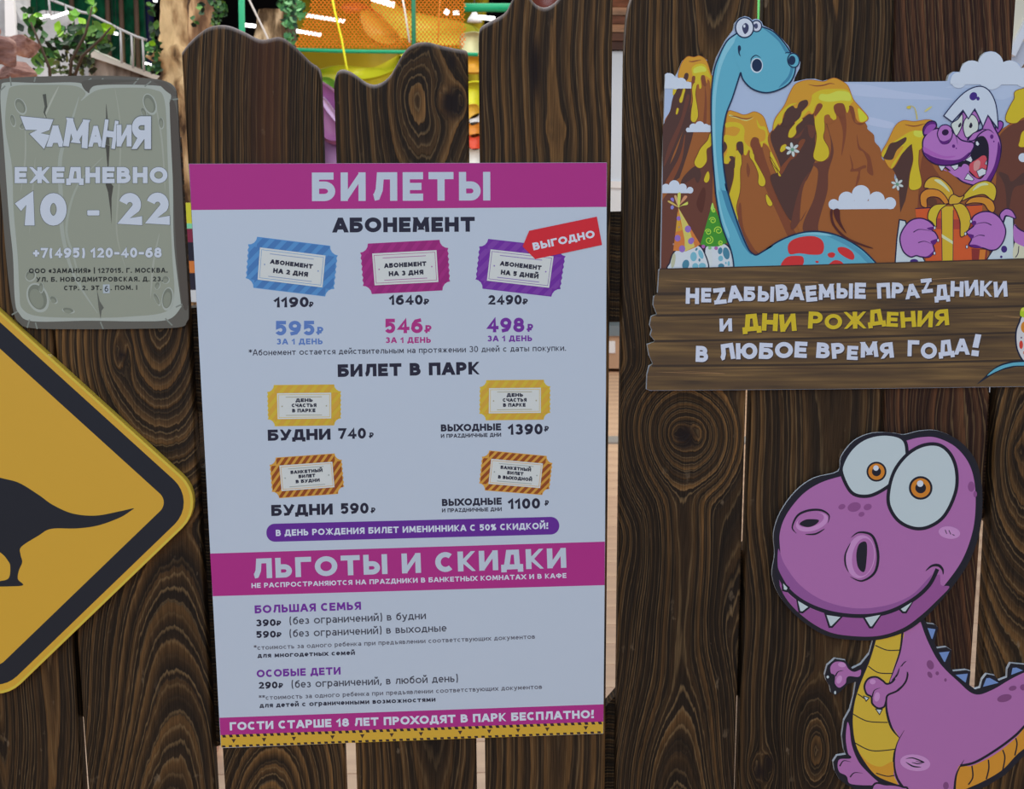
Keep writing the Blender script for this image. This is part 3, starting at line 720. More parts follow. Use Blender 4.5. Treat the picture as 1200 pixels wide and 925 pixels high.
# slides and soft play volumes
def blob(name, pts, y, t, c, root=None, rough=.35):
    q = catmull(pts, True, 6)
    f = [P(p[0], p[1], y) for p in q]; cx = sum(p.x for p in f) / len(f); cz = sum(p.z for p in f) / len(f)
    rings = []
    for s, dy in ((.88, 0), (.97, t * .15), (1, t * .5), (.97, t * .85), (.88, t)):
        rings.append([Vector((cx + (p.x - cx) * s, y + dy, cz + (p.z - cz) * s)) for p in f])
    n = len(f); V = [v for r_ in rings for v in r_]
    F = [(i * n + k, i * n + (k + 1) % n, (i + 1) * n + (k + 1) % n, (i + 1) * n + k) for i in range(4) for k in range(n)]
    o = None
    V += [Vector((cx, y, cz)), Vector((cx, y + t, cz))]
    pq = [(p.x, p.z) for p in rings[0]]
    for q3 in tri(pq): F.append(tuple(q3)); F.append(tuple(4 * n + i for i in reversed(q3)))
    return mk(name, V[:-2], F, col(c, rough, .5) if isinstance(c, tuple) else c, root, smooth=True)
sl = empty('play_slide', P(450, 380, 9.4), 'big yellow and orange plastic slide behind the orange net', 'slide')
blob('wall', [(340, -60), (560, -60), (562, 60), (556, 210), (500, 220), (400, 120), (336, 110), (330, 40)], 9.6, .3, (250, 178, 52), sl)
blob('chute', [(432, -20), (470, 8), (540, 24), (566, 36), (560, 52), (520, 56), (470, 46), (430, 18)], 9.1, .35, (252, 196, 70), sl)
blob('rim', [(400, 4), (420, 2), (440, 12), (450, 22), (436, 20), (420, 12), (404, 14)], 8.9, .12, (240, 92, 52), sl)
blob('tube_end', [(420, 12), (436, 12), (470, 40), (462, 54), (440, 50), (424, 34)], 8.8, .2, (226, 160, 60), sl)
blob('green_edge', [(368, 84), (395, 76), (440, 78), (475, 62), (470, 80), (440, 92), (400, 96), (372, 98)], 8.6, .1, (190, 206, 40), sl)
blob('green_edge', [(366, 92), (384, 90), (394, 96), (390, 104), (370, 100)], 8.5, .1, (110, 170, 60), sl)
blob('yellow_edge', [(540, 100), (566, 96), (566, 128), (546, 130)], 8.6, .1, (208, 206, 40), sl)
blob('beam', [(540, 66), (570, 66), (570, 84), (540, 84)], 8.8, .1, (246, 140, 40), sl)
ps = blob('tube_slide', [(366, 92), (380, 96), (398, 112), (404, 140), (404, 166), (384, 168), (370, 150), (360, 116)], 8.0, .3, (140, 88, 142)); tag(ps, 'purple curved tube slide seen in the gap between two wavy planks', 'slide')
b = MB(); b.tube([Vector((P(388, 150, 8.15).x, 8.15, 0)), P(388, 150, 8.15)], .06, 10); b.build('support', col((120, 90, 130)), ps, True)
ps2 = blob('slide_stripe', [(372, 110), (382, 116), (396, 136), (400, 150), (390, 140), (378, 124)], 7.95, .04, (176, 150, 196), ps)
def ball(x, y_, yd, rpx, c, label, group='coloured balls and fittings in the gap between planks', cat='ball', name='play_ball'):
    cc = P(x, y_, yd); r = rpx / FPX * (yd + D); V = []; F = []; nu, nv = 16, 10
    for j in range(nv + 1):
        th = math.pi * j / nv
        for i in range(nu):
            a = 2 * math.pi * i / nu; V.append((cc.x + r * math.sin(th) * math.cos(a), cc.y + r * math.sin(th) * math.sin(a), cc.z + r * math.cos(th)))
    for j in range(nv):
        for i in range(nu): F.append((j * nu + i, (j + 1) * nu + i, (j + 1) * nu + (i + 1) % nu, j * nu + (i + 1) % nu))
    o = mk(name, V, F, col(c, .3, .5), smooth=True); tag(o, label, cat, group); return o
toy = empty('toy_climber', P(556, 380, 8.2), 'orange and red soft play tower in the gap right of the knotted plank', 'play tower')
for nm_, q, c_ in (('cushion', [(546, 124), (560, 122), (562, 136), (548, 140)], (246, 150, 50)), ('cushion', [(550, 138), (562, 132), (564, 142), (552, 148)], (232, 232, 232)),
                   ('cushion', [(546, 146), (562, 142), (564, 158), (552, 162)], (244, 122, 44)), ('cushion', [(546, 160), (564, 156), (564, 174), (552, 176)], (214, 66, 42)), ('cushion', [(546, 176), (566, 174), (568, 192), (546, 194)], (206, 200, 190))):
    blob(nm_, q, 8.2, .15, c_, toy)
b = MB(); b.tube([Vector((P(556, 185, 8.28).x, 8.28, 0)), P(556, 185, 8.28)], .05, 10); b.build('support', col((120, 120, 130)), toy, True)
lp = empty('pendant_lamp', P(556, 26, 9), 'white dome pendant lamp hanging above the orange slide', 'lamp')
b = MB(); b.tube([P(556, 12, 8.5), P(556, 18, 8.5), P(556, 22, 8.5), P(556, 26, 8.5)], [.01, .03, .05, .06], 12); b.build('shade', col((205, 195, 195)), lp, True)
b = MB(); b.tube([P(556, -60, 8.5), P(556, 12, 8.5)], .004, 6); b.build('cord', col((60, 60, 60)), lp)
blob('box', [(540, 40), (564, 38), (564, 62), (542, 62)], 9.0, .1, (226, 200, 150), sl)
tubeobj('crossbar', [(544, 9), (600, 9)], 7.5, .03, green)
# ceiling strip lamps
em, nt, bs = nodes('lamp_tube'); bs.inputs['Emission Color'].default_value = (1, 1, .98, 1); bs.inputs['Emission Strength'].default_value = 3.5
fix = 0
for (x0, y0, x1, y1, yd, r, lb) in ((352, 17, 366, 19, 9, .013, 'short white strip lamp, upper left of the orange net'), (366, 19, 404, 25, 8.9, .014, 'long white strip lamp crossing the orange net'),
        (340, 35, 376, 41, 8.8, .014, 'white strip lamp below the long one at the net edge'), (285, 29, 302, 31, 10, .016, 'white strip lamp just right of the green pole'),
        (436, -2, 462, 6, 8.5, .022, 'bright white strip lamp at the top edge above the slide'), (40, 22, 58, 18, 5.7, .008, 'left white strip lamp by the grey stair wall'), (60, 21, 80, 14, 5.7, .008, 'right white strip lamp by the grey stair wall'),
        (176, -1, 184, 1, 9, .012, 'small lamp at the top edge left of the beige trunk'), (131, 38, 138, 40, 5.7, .008, 'small bright lamp left of the glass balustrade'), (170, 74, 177, 76, 5.6, .006, 'small lamp at the foot of the glass balustrade'),
        (561, 20, 580, 22, 8.3, .016, 'white strip lamp right of the pendant lamp'), (521, 13, 526, 15, 8.5, .02, 'round lamp spot left of two above the orange slide'), (531, 15, 538, 15, 8.5, .015, 'round lamp spot right of two above the orange slide')):
    b = MB(); b.tube([P(x0, y0, yd), P(x1, y1, yd)], r, 8); lo = tag(b.build('strip_lamp', em, None, True), lb, 'lamp', 'lamps in the play hall')
    a_, c_ = P(x0, y0, yd), P(x1, y1, yd); b = MB()
    for f_ in (.2, .8): q_ = a_.lerp(c_, f_); b.tube([q_, Vector((q_.x, q_.y, 6.0))], .0015, 4)
    b.build('suspension_cord', dk, lo)
# figures
def person(cx, topy, y, height, coat, trousers, hair, label, facing=0):
    top = P(cx, topy, y); s = height / 1.75; X, Y, Z0 = top.x, y, top.z - height
    root = empty('person', (X, Y, Z0), label, 'person')
    def skin(name, joints, edges, m, par=root):
        me = bpy.data.meshes.new(name); me.from_pydata([(j[0] * s, j[1] * s, j[2] * s) for j in joints], edges, []); me.materials.append(m)
        o = bpy.data.objects.new(name, me); COL.objects.link(o); o.parent = par
        md = o.modifiers.new('skin', 'SKIN'); md.use_smooth_shade = True
        for v, j in zip(me.skin_vertices[0].data, joints): v.radius = (j[3] * s, (j[4] if len(j) > 4 else j[3]) * s)
        me.skin_vertices[0].data[0].use_root = True
        sb = o.modifiers.new('sub', 'SUBSURF'); sb.levels = 1; sb.render_levels = 2
        return o
    sk = col((196, 150, 128))
    J = [(0, 0, .95, .15, .1), (0, 0, 1.15, .14, .1), (0, 0, 1.38, .17, .1), (0, 0, 1.48, .06), (0, -.01, 1.55, .07, .08), (0, -.02, 1.66, .085, .1), (0, -.01, 1.72, .06, .07)]
    E = [(i, i + 1) for i in range(6)]
    for sx in (-1, 1):
        n = len(J); J += [(sx * .19, 0, 1.40, .055), (sx * .23, .01, 1.13, .045), (sx * .22, -.08, .9, .036), (sx * .22, -.11, .82, .03)]; E += [(2, n), (n, n + 1), (n + 1, n + 2), (n + 2, n + 3)]
        for f in range(4):
            k = len(J); J += [(sx * (.205 + .011 * f), -.125 - .006 * f, .775, .009), (sx * (.205 + .011 * f), -.14, .735 + .004 * abs(f - 1), .008)]; E += [(n + 3, k), (k, k + 1)]
        n = len(J); J += [(sx * .09, 0, .88, .09), (sx * .10, -.01, .5, .06), (sx * .10, .02, .1, .042), (sx * .10, -.06, .035, .04, .03), (sx * .10, -.15, .025, .035, .022)]; E += [(0, n), (n, n + 1), (n + 1, n + 2), (n + 2, n + 3), (n + 3, n + 4)]
    skin('body', J, E, sk)
    JC = [(0, 0, .86, .19, .13), (0, 0, 1.12, .17, .125), (0, 0, 1.36, .2, .125), (0, 0, 1.44, .1, .09)]; EC = [(0, 1), (1, 2), (2, 3)]
    for sx in (-1, 1):
        n = len(JC); JC += [(sx * .195, 0, 1.38, .075), (sx * .235, .01, 1.13, .062), (sx * .225, -.08, .9, .05)]; EC += [(2, n), (n, n + 1), (n + 1, n + 2)]
    skin('jacket', JC, EC, col(coat, .8))
    JT = [(0, 0, .9, .16, .12)]; ET = []
    for sx in (-1, 1):
        n = len(JT); JT += [(sx * .09, 0, .82, .1), (sx * .10, -.01, .5, .078), (sx * .10, .02, .1, .06)]; ET += [(0, n), (n, n + 1), (n + 1, n + 2)]
    skin('trousers', JT, ET, col(trousers, .8))
    skin('hair', [(0, .03, 1.62, .075, .06), (0, .015, 1.71, .09, .095), (0, 0, 1.76, .05, .06)], [(0, 1), (1, 2)], col(hair, .8))
    for sx in (-1, 1):
        b = MB(); c0 = Vector((X + sx * .03 * s, Y - .118 * s, Z0 + 1.66 * s)); b.tube([c0, c0 + Vector((0, -.006, 0)) * s], .012 * s, 8); b.build('eye', col((30, 30, 34)), root)
    b = MB(); b.tube([Vector((X, Y - .10 * s, Z0 + 1.655 * s)), Vector((X, Y - .14 * s, Z0 + 1.625 * s))], [.008 * s, .016 * s], 8); b.build('nose', sk, root, True)
    b = MB(); b.tube([Vector((X - .025 * s, Y - .112 * s, Z0 + 1.60 * s)), Vector((X, Y - .12 * s, Z0 + 1.597 * s)), Vector((X + .025 * s, Y - .112 * s, Z0 + 1.60 * s))], .006 * s, 6); b.build('mouth', col((150, 84, 80)), root)
    return root
ptz = P(386, 163, 12.5).z
person(386, 163, 12.5, 1.2, (26, 30, 58), (30, 30, 36), (40, 60, 52), 'child in a dark navy jacket seen between the first two wavy planks')
b = MB(); pp_ = P(386, 163, 12.5); b.box(pp_.x - 1.5, pp_.x + 1.5, 11.6, 13.4, 0, ptz - 1.203); tag(b.build('play_platform', dk), 'low dark platform far behind the fence that the far child stands on', 'platform')
cz = P(240, 484, 1.75).z
person(215, 484, 1.75, cz, (96, 108, 150), (34, 34, 44), (50, 40, 34), 'child in a grey blue jacket behind the slit left of the price board')
# things seen in the right-hand slits
kio = empty('white_kiosk', P(722, 430, 9.9), 'pale grey kiosk panel seen between the two tallest planks', 'kiosk')
slab('panel', [(690, 60), (760, 60), (760, 215), (690, 212)], 9.9, .05, col((176, 184, 196)), kio)
slab('seam', [(690, 211), (760, 214), (760, 222), (690, 219)], 9.88, .2, col((222, 224, 226)), kio)
slab('lower_panel', [(690, 218), (760, 220), (760, 252), (690, 250)], 9.9, .05, col((186, 190, 196)), kio)
slab('base', [(690, 250), (760, 252), (760, 424), (690, 424)], 9.91, .3, col((40, 34, 30)), kio)
cb = empty('storage_box', P(720, 432, 9.3), 'beige box with a white label on the floor behind the fence', 'box')
slab('side', [(690, 394), (760, 394), (760, 432), (690, 432)], 9.3, .3, col((158, 128, 104)), cb)
slab('lid', [(688, 382), (762, 382), (762, 394), (688, 394)], 9.28, .34, col((96, 106, 112)), cb)
slab('label', [(712, 400), (721, 400), (721, 414), (712, 414)], 9.29, .01, col((214, 210, 206)), cb)
rk = empty('wooden_tray_stack', P(720, 62, 9.8), 'stack of brown wooden trays above the grey kiosk panel', 'trays')
for i, (y0, y1, c_) in enumerate(((-20, 8, (150, 96, 70)), (8, 18, (190, 150, 120)), (18, 28, (112, 72, 54)), (28, 38, (176, 132, 100)), (38, 48, (92, 62, 48)), (48, 58, (70, 46, 38)))):
    slab('tray', [(692 + i, y0), (756 - i, y0 + 1), (754 - i, y1), (694 + i, y1 - 1)], 9.8 + .03 * (i % 2), .25, noisy('tray_wood_%d' % i, [(.3, tuple(int(v * .75) for v in c_)), (.7, c_)], 30, (.2, 1, 1), .6, .2), rk)
b = MB(); b.tube([P(891, -60, 2.2), P(891, 60, 2.2), P(890, 430, 2.2)], .0085, 10); tag(b.build('green_tube', lime, None, True), 'bright lime green upright tube seen above the blue dinosaur head', 'tube')
tag(blob('round_cushion', [(622, -20), (660, -20), (658, 4), (650, 14), (632, 14), (624, 4)], 2.4, .25, (104, 50, 38)), 'reddish round cushion showing in the scooped top of a plank', 'cushion')
bw = empty('white_booth', P(1195, 300, 2.4), 'white and beige booth at the top right edge behind the fence', 'booth')
slab('beige_panel', [(1180, -40), (1330, -40), (1330, 40), (1180, 50)], 2.4, .05, col((206, 184, 164)), bw)
slab('white_panel', [(1180, 50), (1330, 40), (1330, 420), (1180, 420)], 2.4, .05, col((170, 172, 180)), bw)
slab('trim', [(1182, 62), (1204, 20), (1212, 20), (1190, 66)], 2.38, .02, col((214, 214, 220)), bw)
slab('panel', [(1120, 420), (1330, 420), (1330, 500), (1120, 500)], 2.4, .05, col((160, 164, 170)), bw)
yb = empty('padded_bench', P(226, 352, 3.0), 'yellow, orange and dark play bench seen in the slit beside the stone sign', 'bench')
for y0, y1, c_, nm_ in ((238, 262, (232, 186, 50), 'pad'), (262, 268, (120, 200, 150), 'piping'), (268, 284, (120, 40, 60), 'pad'), (284, 306, (36, 34, 44), 'pad'), (306, 320, (200, 110, 50), 'pad'), (320, 340, (40, 36, 46), 'pad'), (340, 354, (205, 196, 190), 'base')):
    slab(nm_, [(196, y0), (262, y0), (262, y1), (196, y1)], 3.0, .12, col(c_), yb)
b = MB()
for x_ in (200, 258): p_ = P(x_, 354, 3.06); b.box(p_.x - .02, p_.x + .02, 3.03, 3.09, 0, p_.z)
b.build('support', dk, yb)
ILL = (0.50, 0.585, 0.73)
# ------------------------------------------------------------------ the signs
WHITE = (163, 178, 199); MAG = (150, 42, 122); INK = (34, 34, 52); PUR = (98, 42, 142)
edge_m = col((150, 158, 160), .5)
def roundpoly(cs, r, n=8):
    out = []; m = len(cs)
    for i in range(m):
        p0, p1, p2 = Vector(cs[i - 1]), Vector(cs[i]), Vector(cs[(i + 1) % m])
        a = (p0 - p1).normalized(); b = (p2 - p1).normalized(); ang = a.angle(b) / 2
        rr = r[i] if isinstance(r, (list, tuple)) else r
        d = rr / math.tan(ang); c = p1 + (a + b).normalized() * (rr / math.sin(ang)); s = p1 + a * d - c; e = p1 + b * d - c
        t = s.angle(e); 
        for k in range(n + 1):
            f = k / n; q = (s * math.sin((1 - f) * t) + e * math.sin(f * t)) / math.sin(t); out.append((c.x + q.x, c.y + q.y))
    return out
def inset(cs, d):
    m = len(cs); c = Vector((sum(p[0] for p in cs) / m, sum(p[1] for p in cs) / m)); L = []
    for i in range(m):
        a, b = Vector(cs[i]), Vector(cs[(i + 1) % m]); n = Vector((-(b - a).y, (b - a).x)).normalized()
        if n.dot(c - a) < 0: n = -n
        L.append((a + n * d, (b - a).normalized()))
    out = []
    for i in range(m):
        (p, u), (q, v) = L[i - 1], L[i]; den = u.x * v.y - u.y * v.x; w = q - p; t = (w.x * v.y - w.y * v.x) / den
        out.append(tuple(p + u * t))
    return out
def lerp(a, b, t): return (a[0] + (b[0] - a[0]) * t, a[1] + (b[1] - a[1]) * t)

# ---- ticket price board
YF = -0.005
po = empty('ticket_price_board', P(484, 877, YF), 'large white and magenta ticket price board in the centre of the fence', 'sign')
pm, nt, bs = nodes('board_white'); bs.inputs['Base Color'].default_value = alb(WHITE); bs.inputs['Roughness'].default_value = .42; bs.inputs['Specular IOR Level'].default_value = .3
out = [(221.3, 192), (466, 191.3), (711.2, 190.5), (710.2, 420), (709, 640), (707, 860), (484, 868), (258.8, 877), (246.3, 646), (233, 400)]
board('panel', out, YF, .004, pm, edge_m, po)
A = Art(po, YF)
A.begin('header_band'); A.poly([(221.6, 192.2), (711, 190.8), (710.7, 242.6), (224.4, 246.2)], MAG, False)
A.begin('middle_band'); A.poly([(246.3, 649), (708.8, 635), (708.5, 686), (249.3, 699)], MAG, False)
A.begin('bottom_band'); A.poly([(257.2, 841.5), (707.3, 825.7), (707, 846), (258.3, 861.8)], MAG, False); A.flush()
TW = WHITE
text(A, 'БИЛЕТЫ', (365.6, 235.8), (574.6, 235), 33.5, TW, .25, .19)
text(A, 'АБОНЕМЕНТ', (390.3, 272.6), (556.4, 271.6), 17.4, INK, .28, .12)
def price(s, L, Rp, h, c, rub, rh, w=.245, ry=0):
    text(A, s, L, Rp, h, c, w, .13); text(A, '₽', (rub[0], rub[2]), (rub[1], rub[2]), rh, c, .23, .1)
price('1190', (321.5, 360.5), (361.8, 360), 12, INK, (362.3, 367.5, 360.2), 6.5)
price('1640', (456.4, 357.5), (495.4, 357.2), 11.6, INK, (496.7, 503, 357.3), 7)
price('2490', (572, 357.3), (611.4, 357), 11.3, INK, (612.7, 618.7, 357), 6.8)
BL = (80, 112, 176); MG = (150, 44, 120)
for s, x0, x1, y, c, r, x2, x3, y2 in (('595', 322.3, 368.8, 393.2, BL, (371.3, 379, 392.5), 324.1, 378.1, 403.9), ('546', 450.7, 495.4, 390.7, MG, (498, 505.8, 390.5), 451.8, 505, 402.2), ('498', 570.7, 614.5, 389.6, PUR, (617.9, 624.9, 389), 571.2, 623.6, 400.3)):
    price(s, (x0, y), (x1, y - .2), 17, c, r, 9.3); text(A, 'ЗА 1 ДЕНЬ', (x2, y2), (x3, y2 - .3), 6.8, c, .24, .16)
text(A, '*Абонемент остается действительным на протяжении 30 дней с даты покупки.', (291.7, 416.9), (663.3, 411.2), 7.2, (46, 48, 64), .14, .13)
text(A, 'БИЛЕТ В ПАРК', (395.9, 442), (562.1, 438.9), 14.8, INK, .28, .12, gap=.5)
def ticket(c4, c1, c2, lines, dots, th, stripes=11, inner=(182, 190, 196), wtxt=.30):
    TL, TR, BR, BLc = c4
    def uv(u, v): return lerp(lerp(TL, TR, u), lerp(BLc, BR, u), v)
    A.begin('ticket')
    nu, nv = .095, .17; o = []
    o += [uv(nu, 0), uv(1 - nu, 0)] + [uv(1 - nu * math.cos(a), nv * math.sin(a)) for a in (.4, .8, 1.2)]
    k = 6
    for i in range(k * 2 + 1): o.append(uv(1 - (.012 if i % 2 else 0), nv + (1 - 2 * nv) * i / (2 * k)))
    o += [uv(1 - nu * math.cos(a), 1 - nv * math.sin(a)) for a in (1.2, .8, .4)] + [uv(1 - nu, 1), uv(nu, 1)]
    o += [uv(nu * math.cos(a), 1 - nv * math.sin(a)) for a in (.4, .8, 1.2)]
    for i in range(k * 2 + 1): o.append(uv(.012 if i % 2 else 0, 1 - nv - (1 - 2 * nv) * i / (2 * k)))
    o += [uv(nu * math.cos(a), nv * math.sin(a)) for a in (1.2, .8, .4)]
    A.poly(o, c1, False)
    # diagonal stripes inside the frame of the ticket
    tk = A.cur
    for f in range(stripes):
        u0 = -.42 + 1.5 * f / stripes; sh = .44; wd = .55 * 1.5 / stripes
        q = []
        for (ua, va) in ((u0 + sh, .015), (u0 + sh + wd, .015), (u0 + wd, .985), (u0, .985)): q.append((ua, va))
        # clip against u in [.02,.98]
        def clip(pl, lo, sgn):
            r = []
            for i in range(len(pl)):
                a, b = pl[i - 1], pl[i]; da, db = sgn * (a[0] - lo), sgn * (b[0] - lo)
                if (da >= 0) != (db >= 0): t = da / (da - db); r.append((a[0] + (b[0] - a[0]) * t, a[1] + (b[1] - a[1]) * t))
                if db >= 0: r.append(b)
            return r
        q = clip(clip(q, .02, 1), .98, -1)
        # keep corners notched
        if len(q) > 2:
            for lo, hi, part in ((.015, .2, 0), (.84, .985, 1), (.2, .84, 2)):
                def clv(pl, v0, sgn):
                    r = []
                    for i in range(len(pl)):
                        a, b = pl[i - 1], pl[i]; da, db = sgn * (a[1] - v0), sgn * (b[1] - v0)
                        if (da >= 0) != (db >= 0): t = da / (da - db); r.append((a[0] + (b[0] - a[0]) * t, a[1] + (b[1] - a[1]) * t))
                        if db >= 0: r.append(b)
                    return r
                p = clv(clv(q, lo, 1), hi, -1)
                if part < 2 and len(p) > 2: p = clip(clip(p, .1, 1), .9, -1)
                if len(p) > 2:
                    pq = [uv(*z) for z in p]; A.raw(pq, [tuple([0, i, i + 1]) for i in range(1, len(pq) - 1)], c2)
    A.poly([uv(.135, .2), uv(.865, .2), uv(.865, .83), uv(.135, .83)], inner, False)
    A.line([uv(.155, .24), uv(.845, .24), uv(.845, .79), uv(.155, .79)], .5, c1, False, True)
    A.line([uv(.25, .3), uv(.74, .3)], .8, dots, False); A.line([uv(.25, .74), uv(.74, .74)], .8, dots, False)
    for u in (.2, .8): A.poly(circ(*uv(u, .52), .9), dots, False)
    tko = A.flush()
    for (s, u0, u1, v, hh) in lines:
        A.begin('lettering', tko); text(A, s, uv(u0, v), uv(u1, v), hh, INK, wtxt, .12, keep=True); A.flush()
ticket(((291.3, 276.3), (396.9, 289.4), (390.9, 348.8), (287.1, 336.3)), (74, 128, 186), (62, 108, 168), [('АБОНЕМЕНТ', .26, .735, .49, 5.2), ('НА 2 ДНЯ', .3, .69, .66, 5.6)], (122, 140, 176), 5)
ticket(((421.2, 286.1), (524.8, 280.6), (528.2, 340), (426, 345.3)), (142, 40, 118), (132, 34, 110), [('АБОНЕМЕНТ', .26, .74, .5, 5.4), ('НА 3 ДНЯ', .305, .7, .665, 5.6)], (150, 100, 150), 5)
ticket(((562.5, 279), (664.2, 290.4), (655.5, 348.9), (556, 337.4)), (98, 40, 146), (108, 56, 152), [('АБОНЕМЕНТ', .265, .745, .5, 5.3), ('НА 5 ДНЕЙ', .285, .725, .675, 5.6)], (120, 100, 168), 5)
ylines = [('ДЕНЬ', .385, .615, .42, 4.2), ('СЧАСТЬЯ', .33, .665, .545, 4.2), ('В ПАРКЕ', .335, .65, .67, 4.2)]
Y1, Y2 = (202, 160, 54), (186, 146, 56)
ticket(((312.6, 451.4), (399.8, 450.6), (399.8, 498.6), (313.9, 499.9)), Y1, Y2, ylines, (150, 150, 130), 5)
ticket(((562.1, 445.7), (645.1, 445.1), (645.1, 491.9), (561.3, 492.9)), Y1, Y2, ylines, (150, 150, 130), 5)
O1, O2 = (212, 138, 60), (128, 66, 30)
ticket(((315, 537), (400.1, 531), (404.2, 578.5), (319.1, 584.7)), O1, O2, [('БАНКЕТНЫЙ', .28, .72, .43, 3.9), ('БИЛЕТ', .385, .615, .545, 3.9), ('В БУДНИ', .34, .67, .665, 3.9)], (140, 150, 150), 5, 15)
ticket(((565.5, 527.4), (648.5, 535.2), (643.3, 580.9), (560.3, 574.4)), O1, O2, [('БАНКЕТНЫЙ', .28, .71, .43, 3.9), ('БИЛЕТ', .38, .61, .55, 3.9), ('В ВЫХОДНОЙ', .26, .74, .675, 3.9)], (140, 150, 150), 5, 15)
A.begin('red_tag').frame(550, 250, 7.06); A.poly([(440, 275), (495, 145), (1055, 28), (1098, 262), (545, 380)], (190, 36, 48), False); A.frame(0, 0, 1); rt = A.flush(); A.begin('lettering', rt)
text(A, 'ВЫГОДНО', (625.4, 293.5), (697.6, 278.2), 8.8, (205, 208, 222), .25, .12, keep=True); A.flush()
text(A, 'БУДНИ', (313.9, 516.8), (387.4, 515.5), 13, INK, .26, .1); price('740', (396.4, 514.6), (428.9, 514.2), 12.6, INK, (432.8, 438, 513.6), 6.5)
text(A, 'ВЫХОДНЫЕ', (516.7, 505.9), (587.3, 504.6), 8.3, INK, .26, .1); text(A, 'И ПРАZДНИЧНЫЕ ДНИ', (516.7, 513.4), (587.3, 511.9), 4.5, INK, .22, .12)
price('1390', (595.8, 509.8), (636, 509.2), 12.5, INK, (638, 643.3, 506), 6.5)
text(A, 'БУДНИ', (318, 605), (390, 603.3), 13, INK, .26, .1); price('590', (399, 602.6), (432, 602), 12.6, INK, (434.8, 440, 601.6), 6.5)
text(A, 'ВЫХОДНЫЕ', (518, 593.3), (588, 591.6), 8.3, INK, .26, .1); text(A, 'И ПРАZДНИЧНЫЕ ДНИ', (518, 600.7), (588, 599.1), 4.5, INK, .22, .12)
price('1100', (595.8, 596.8), (633, 596.2), 12.2, INK, (638.6, 643.3, 593), 6.5)
A.begin('purple_banner'); A.poly(roundpoly([(312, 614.2), (655.4, 605.7), (655.4, 626.4), (312.4, 635.4)], 10), (86, 38, 136), False); A.flush()
text(A, 'В ДЕНЬ РОЖДЕНИЯ БИЛЕТ ИМЕНИННИКА С 50% СКИДКОЙ!', (323.3, 628.5), (642.5, 620), 7.4, (196, 196, 218), .23, .14)
text(A, 'ЛЬГОТЫ И СКИДКИ', (295.7, 678.4), (663.8, 665.6), 23.3, TW, .25, .16, gap=.5)
text(A, 'НЕ РАСПРОСТРАНЯЮТСЯ НА ПРАZДНИКИ В БАНКЕТНЫХ КОМНАТАХ И В КАФЕ', (294.8, 689.4), (663.8, 677.5), 5.7, (186, 190, 212), .22, .14)
text(A, 'БОЛЬШАЯ СЕМЬЯ', (298.6, 719.2), (423.2, 714.8), 9.4, PUR, .24, .14); text(A, 'ОСОБЫЕ ДЕТИ', (300.9, 794.2), (399.2, 790.7), 8.8, PUR, .24, .14)
for s, x0, x1, y, r in (('390', 300, 323.2, 734.4, (324, 329.6)), ('590', 300.2, 323.4, 748, (324.2, 330)), ('290', 303, 325.3, 807.6, (326.5, 331.8))): price(s, (x0, y), (x1, y - .6), 8, INK, r + (y - .8,), 6)
LT = (58, 60, 74)
text(A, '(без ограничений) в будни', (339.4, 732.2), (499.2, 725.8), 9.2, LT, .14, .12)
text(A, '(без ограничений) в выходные', (339.4, 747), (523.4, 740.3), 9.2, LT, .14, .12)
text(A, '(без ограничений, в любой день)', (341.8, 806.6), (536.8, 799.3), 9.2, LT, .14, .12)
text(A, '*стоимость за одного ребенка при предъявлении соответствующих документов', (297.7, 762.1), (627, 748.8), 5.6, (78, 80, 94), .15, .14)
text(A, '**стоимость за одного ребенка при предъявлении соответствующих документов', (303.5, 820.8), (635.2, 807.6), 5.6, (78, 80, 94), .15, .14)
text(A, 'для многодетных семей', (302, 771.2), (415.9, 767.7), 6, INK, .2, .14); text(A, 'для детей с ограниченными возможностями', (304.4, 829.8), (510.3, 822.5), 6, INK, .2, .14)
text(A, 'ГОСТИ СТАРШЕ 18 ЛЕТ ПРОХОДЯТ В ПАРК БЕСПЛАТНО!', (269.4, 856.4), (696.1, 841.9), 9.6, (192, 194, 216), .25, .12)
A.begin('hazard_strip'); A.poly([(258.4, 861.8), (707, 846), (706.8, 859.8), (258.9, 876.6)], (196, 148, 52), False)
for k in range(56):
    u = (k + .2) / 56; ua = u + .0088
    a0, a1 = lerp((258.4, 861.8), (707, 846), u), lerp((258.4, 861.8), (707, 846), ua); b0, b1 = lerp((258.9, 876.6), (706.8, 859.8), u), lerp((258.9, 876.6), (706.8, 859.8), ua)
    A.poly([a0, a1, (a1[0] + 1.2, a1[1] + 3), (a0[0] + 1.2, a0[1] + 3)], (44, 34, 40), False); A.poly([(b0[0] - .6, b0[1] - 2.6), (b1[0] - .6, b1[1] - 2.6), (b1[0], b1[1] - .2), (b0[0], b0[1] - .2)], (44, 34, 40), False)
for x in (273.8, 309.4, 344.4, 389.6, 424.6, 459, 493.3, 539.2, 573.3, 607.1, 641.3, 686.5):
    y = 869.1 - (x - 258.6) * .0368; A.poly([(x - 2.6, y - 2), (x + 2.6, y - 2.2), (x, y + 2.6)], (60, 44, 40), False)
A.flush()

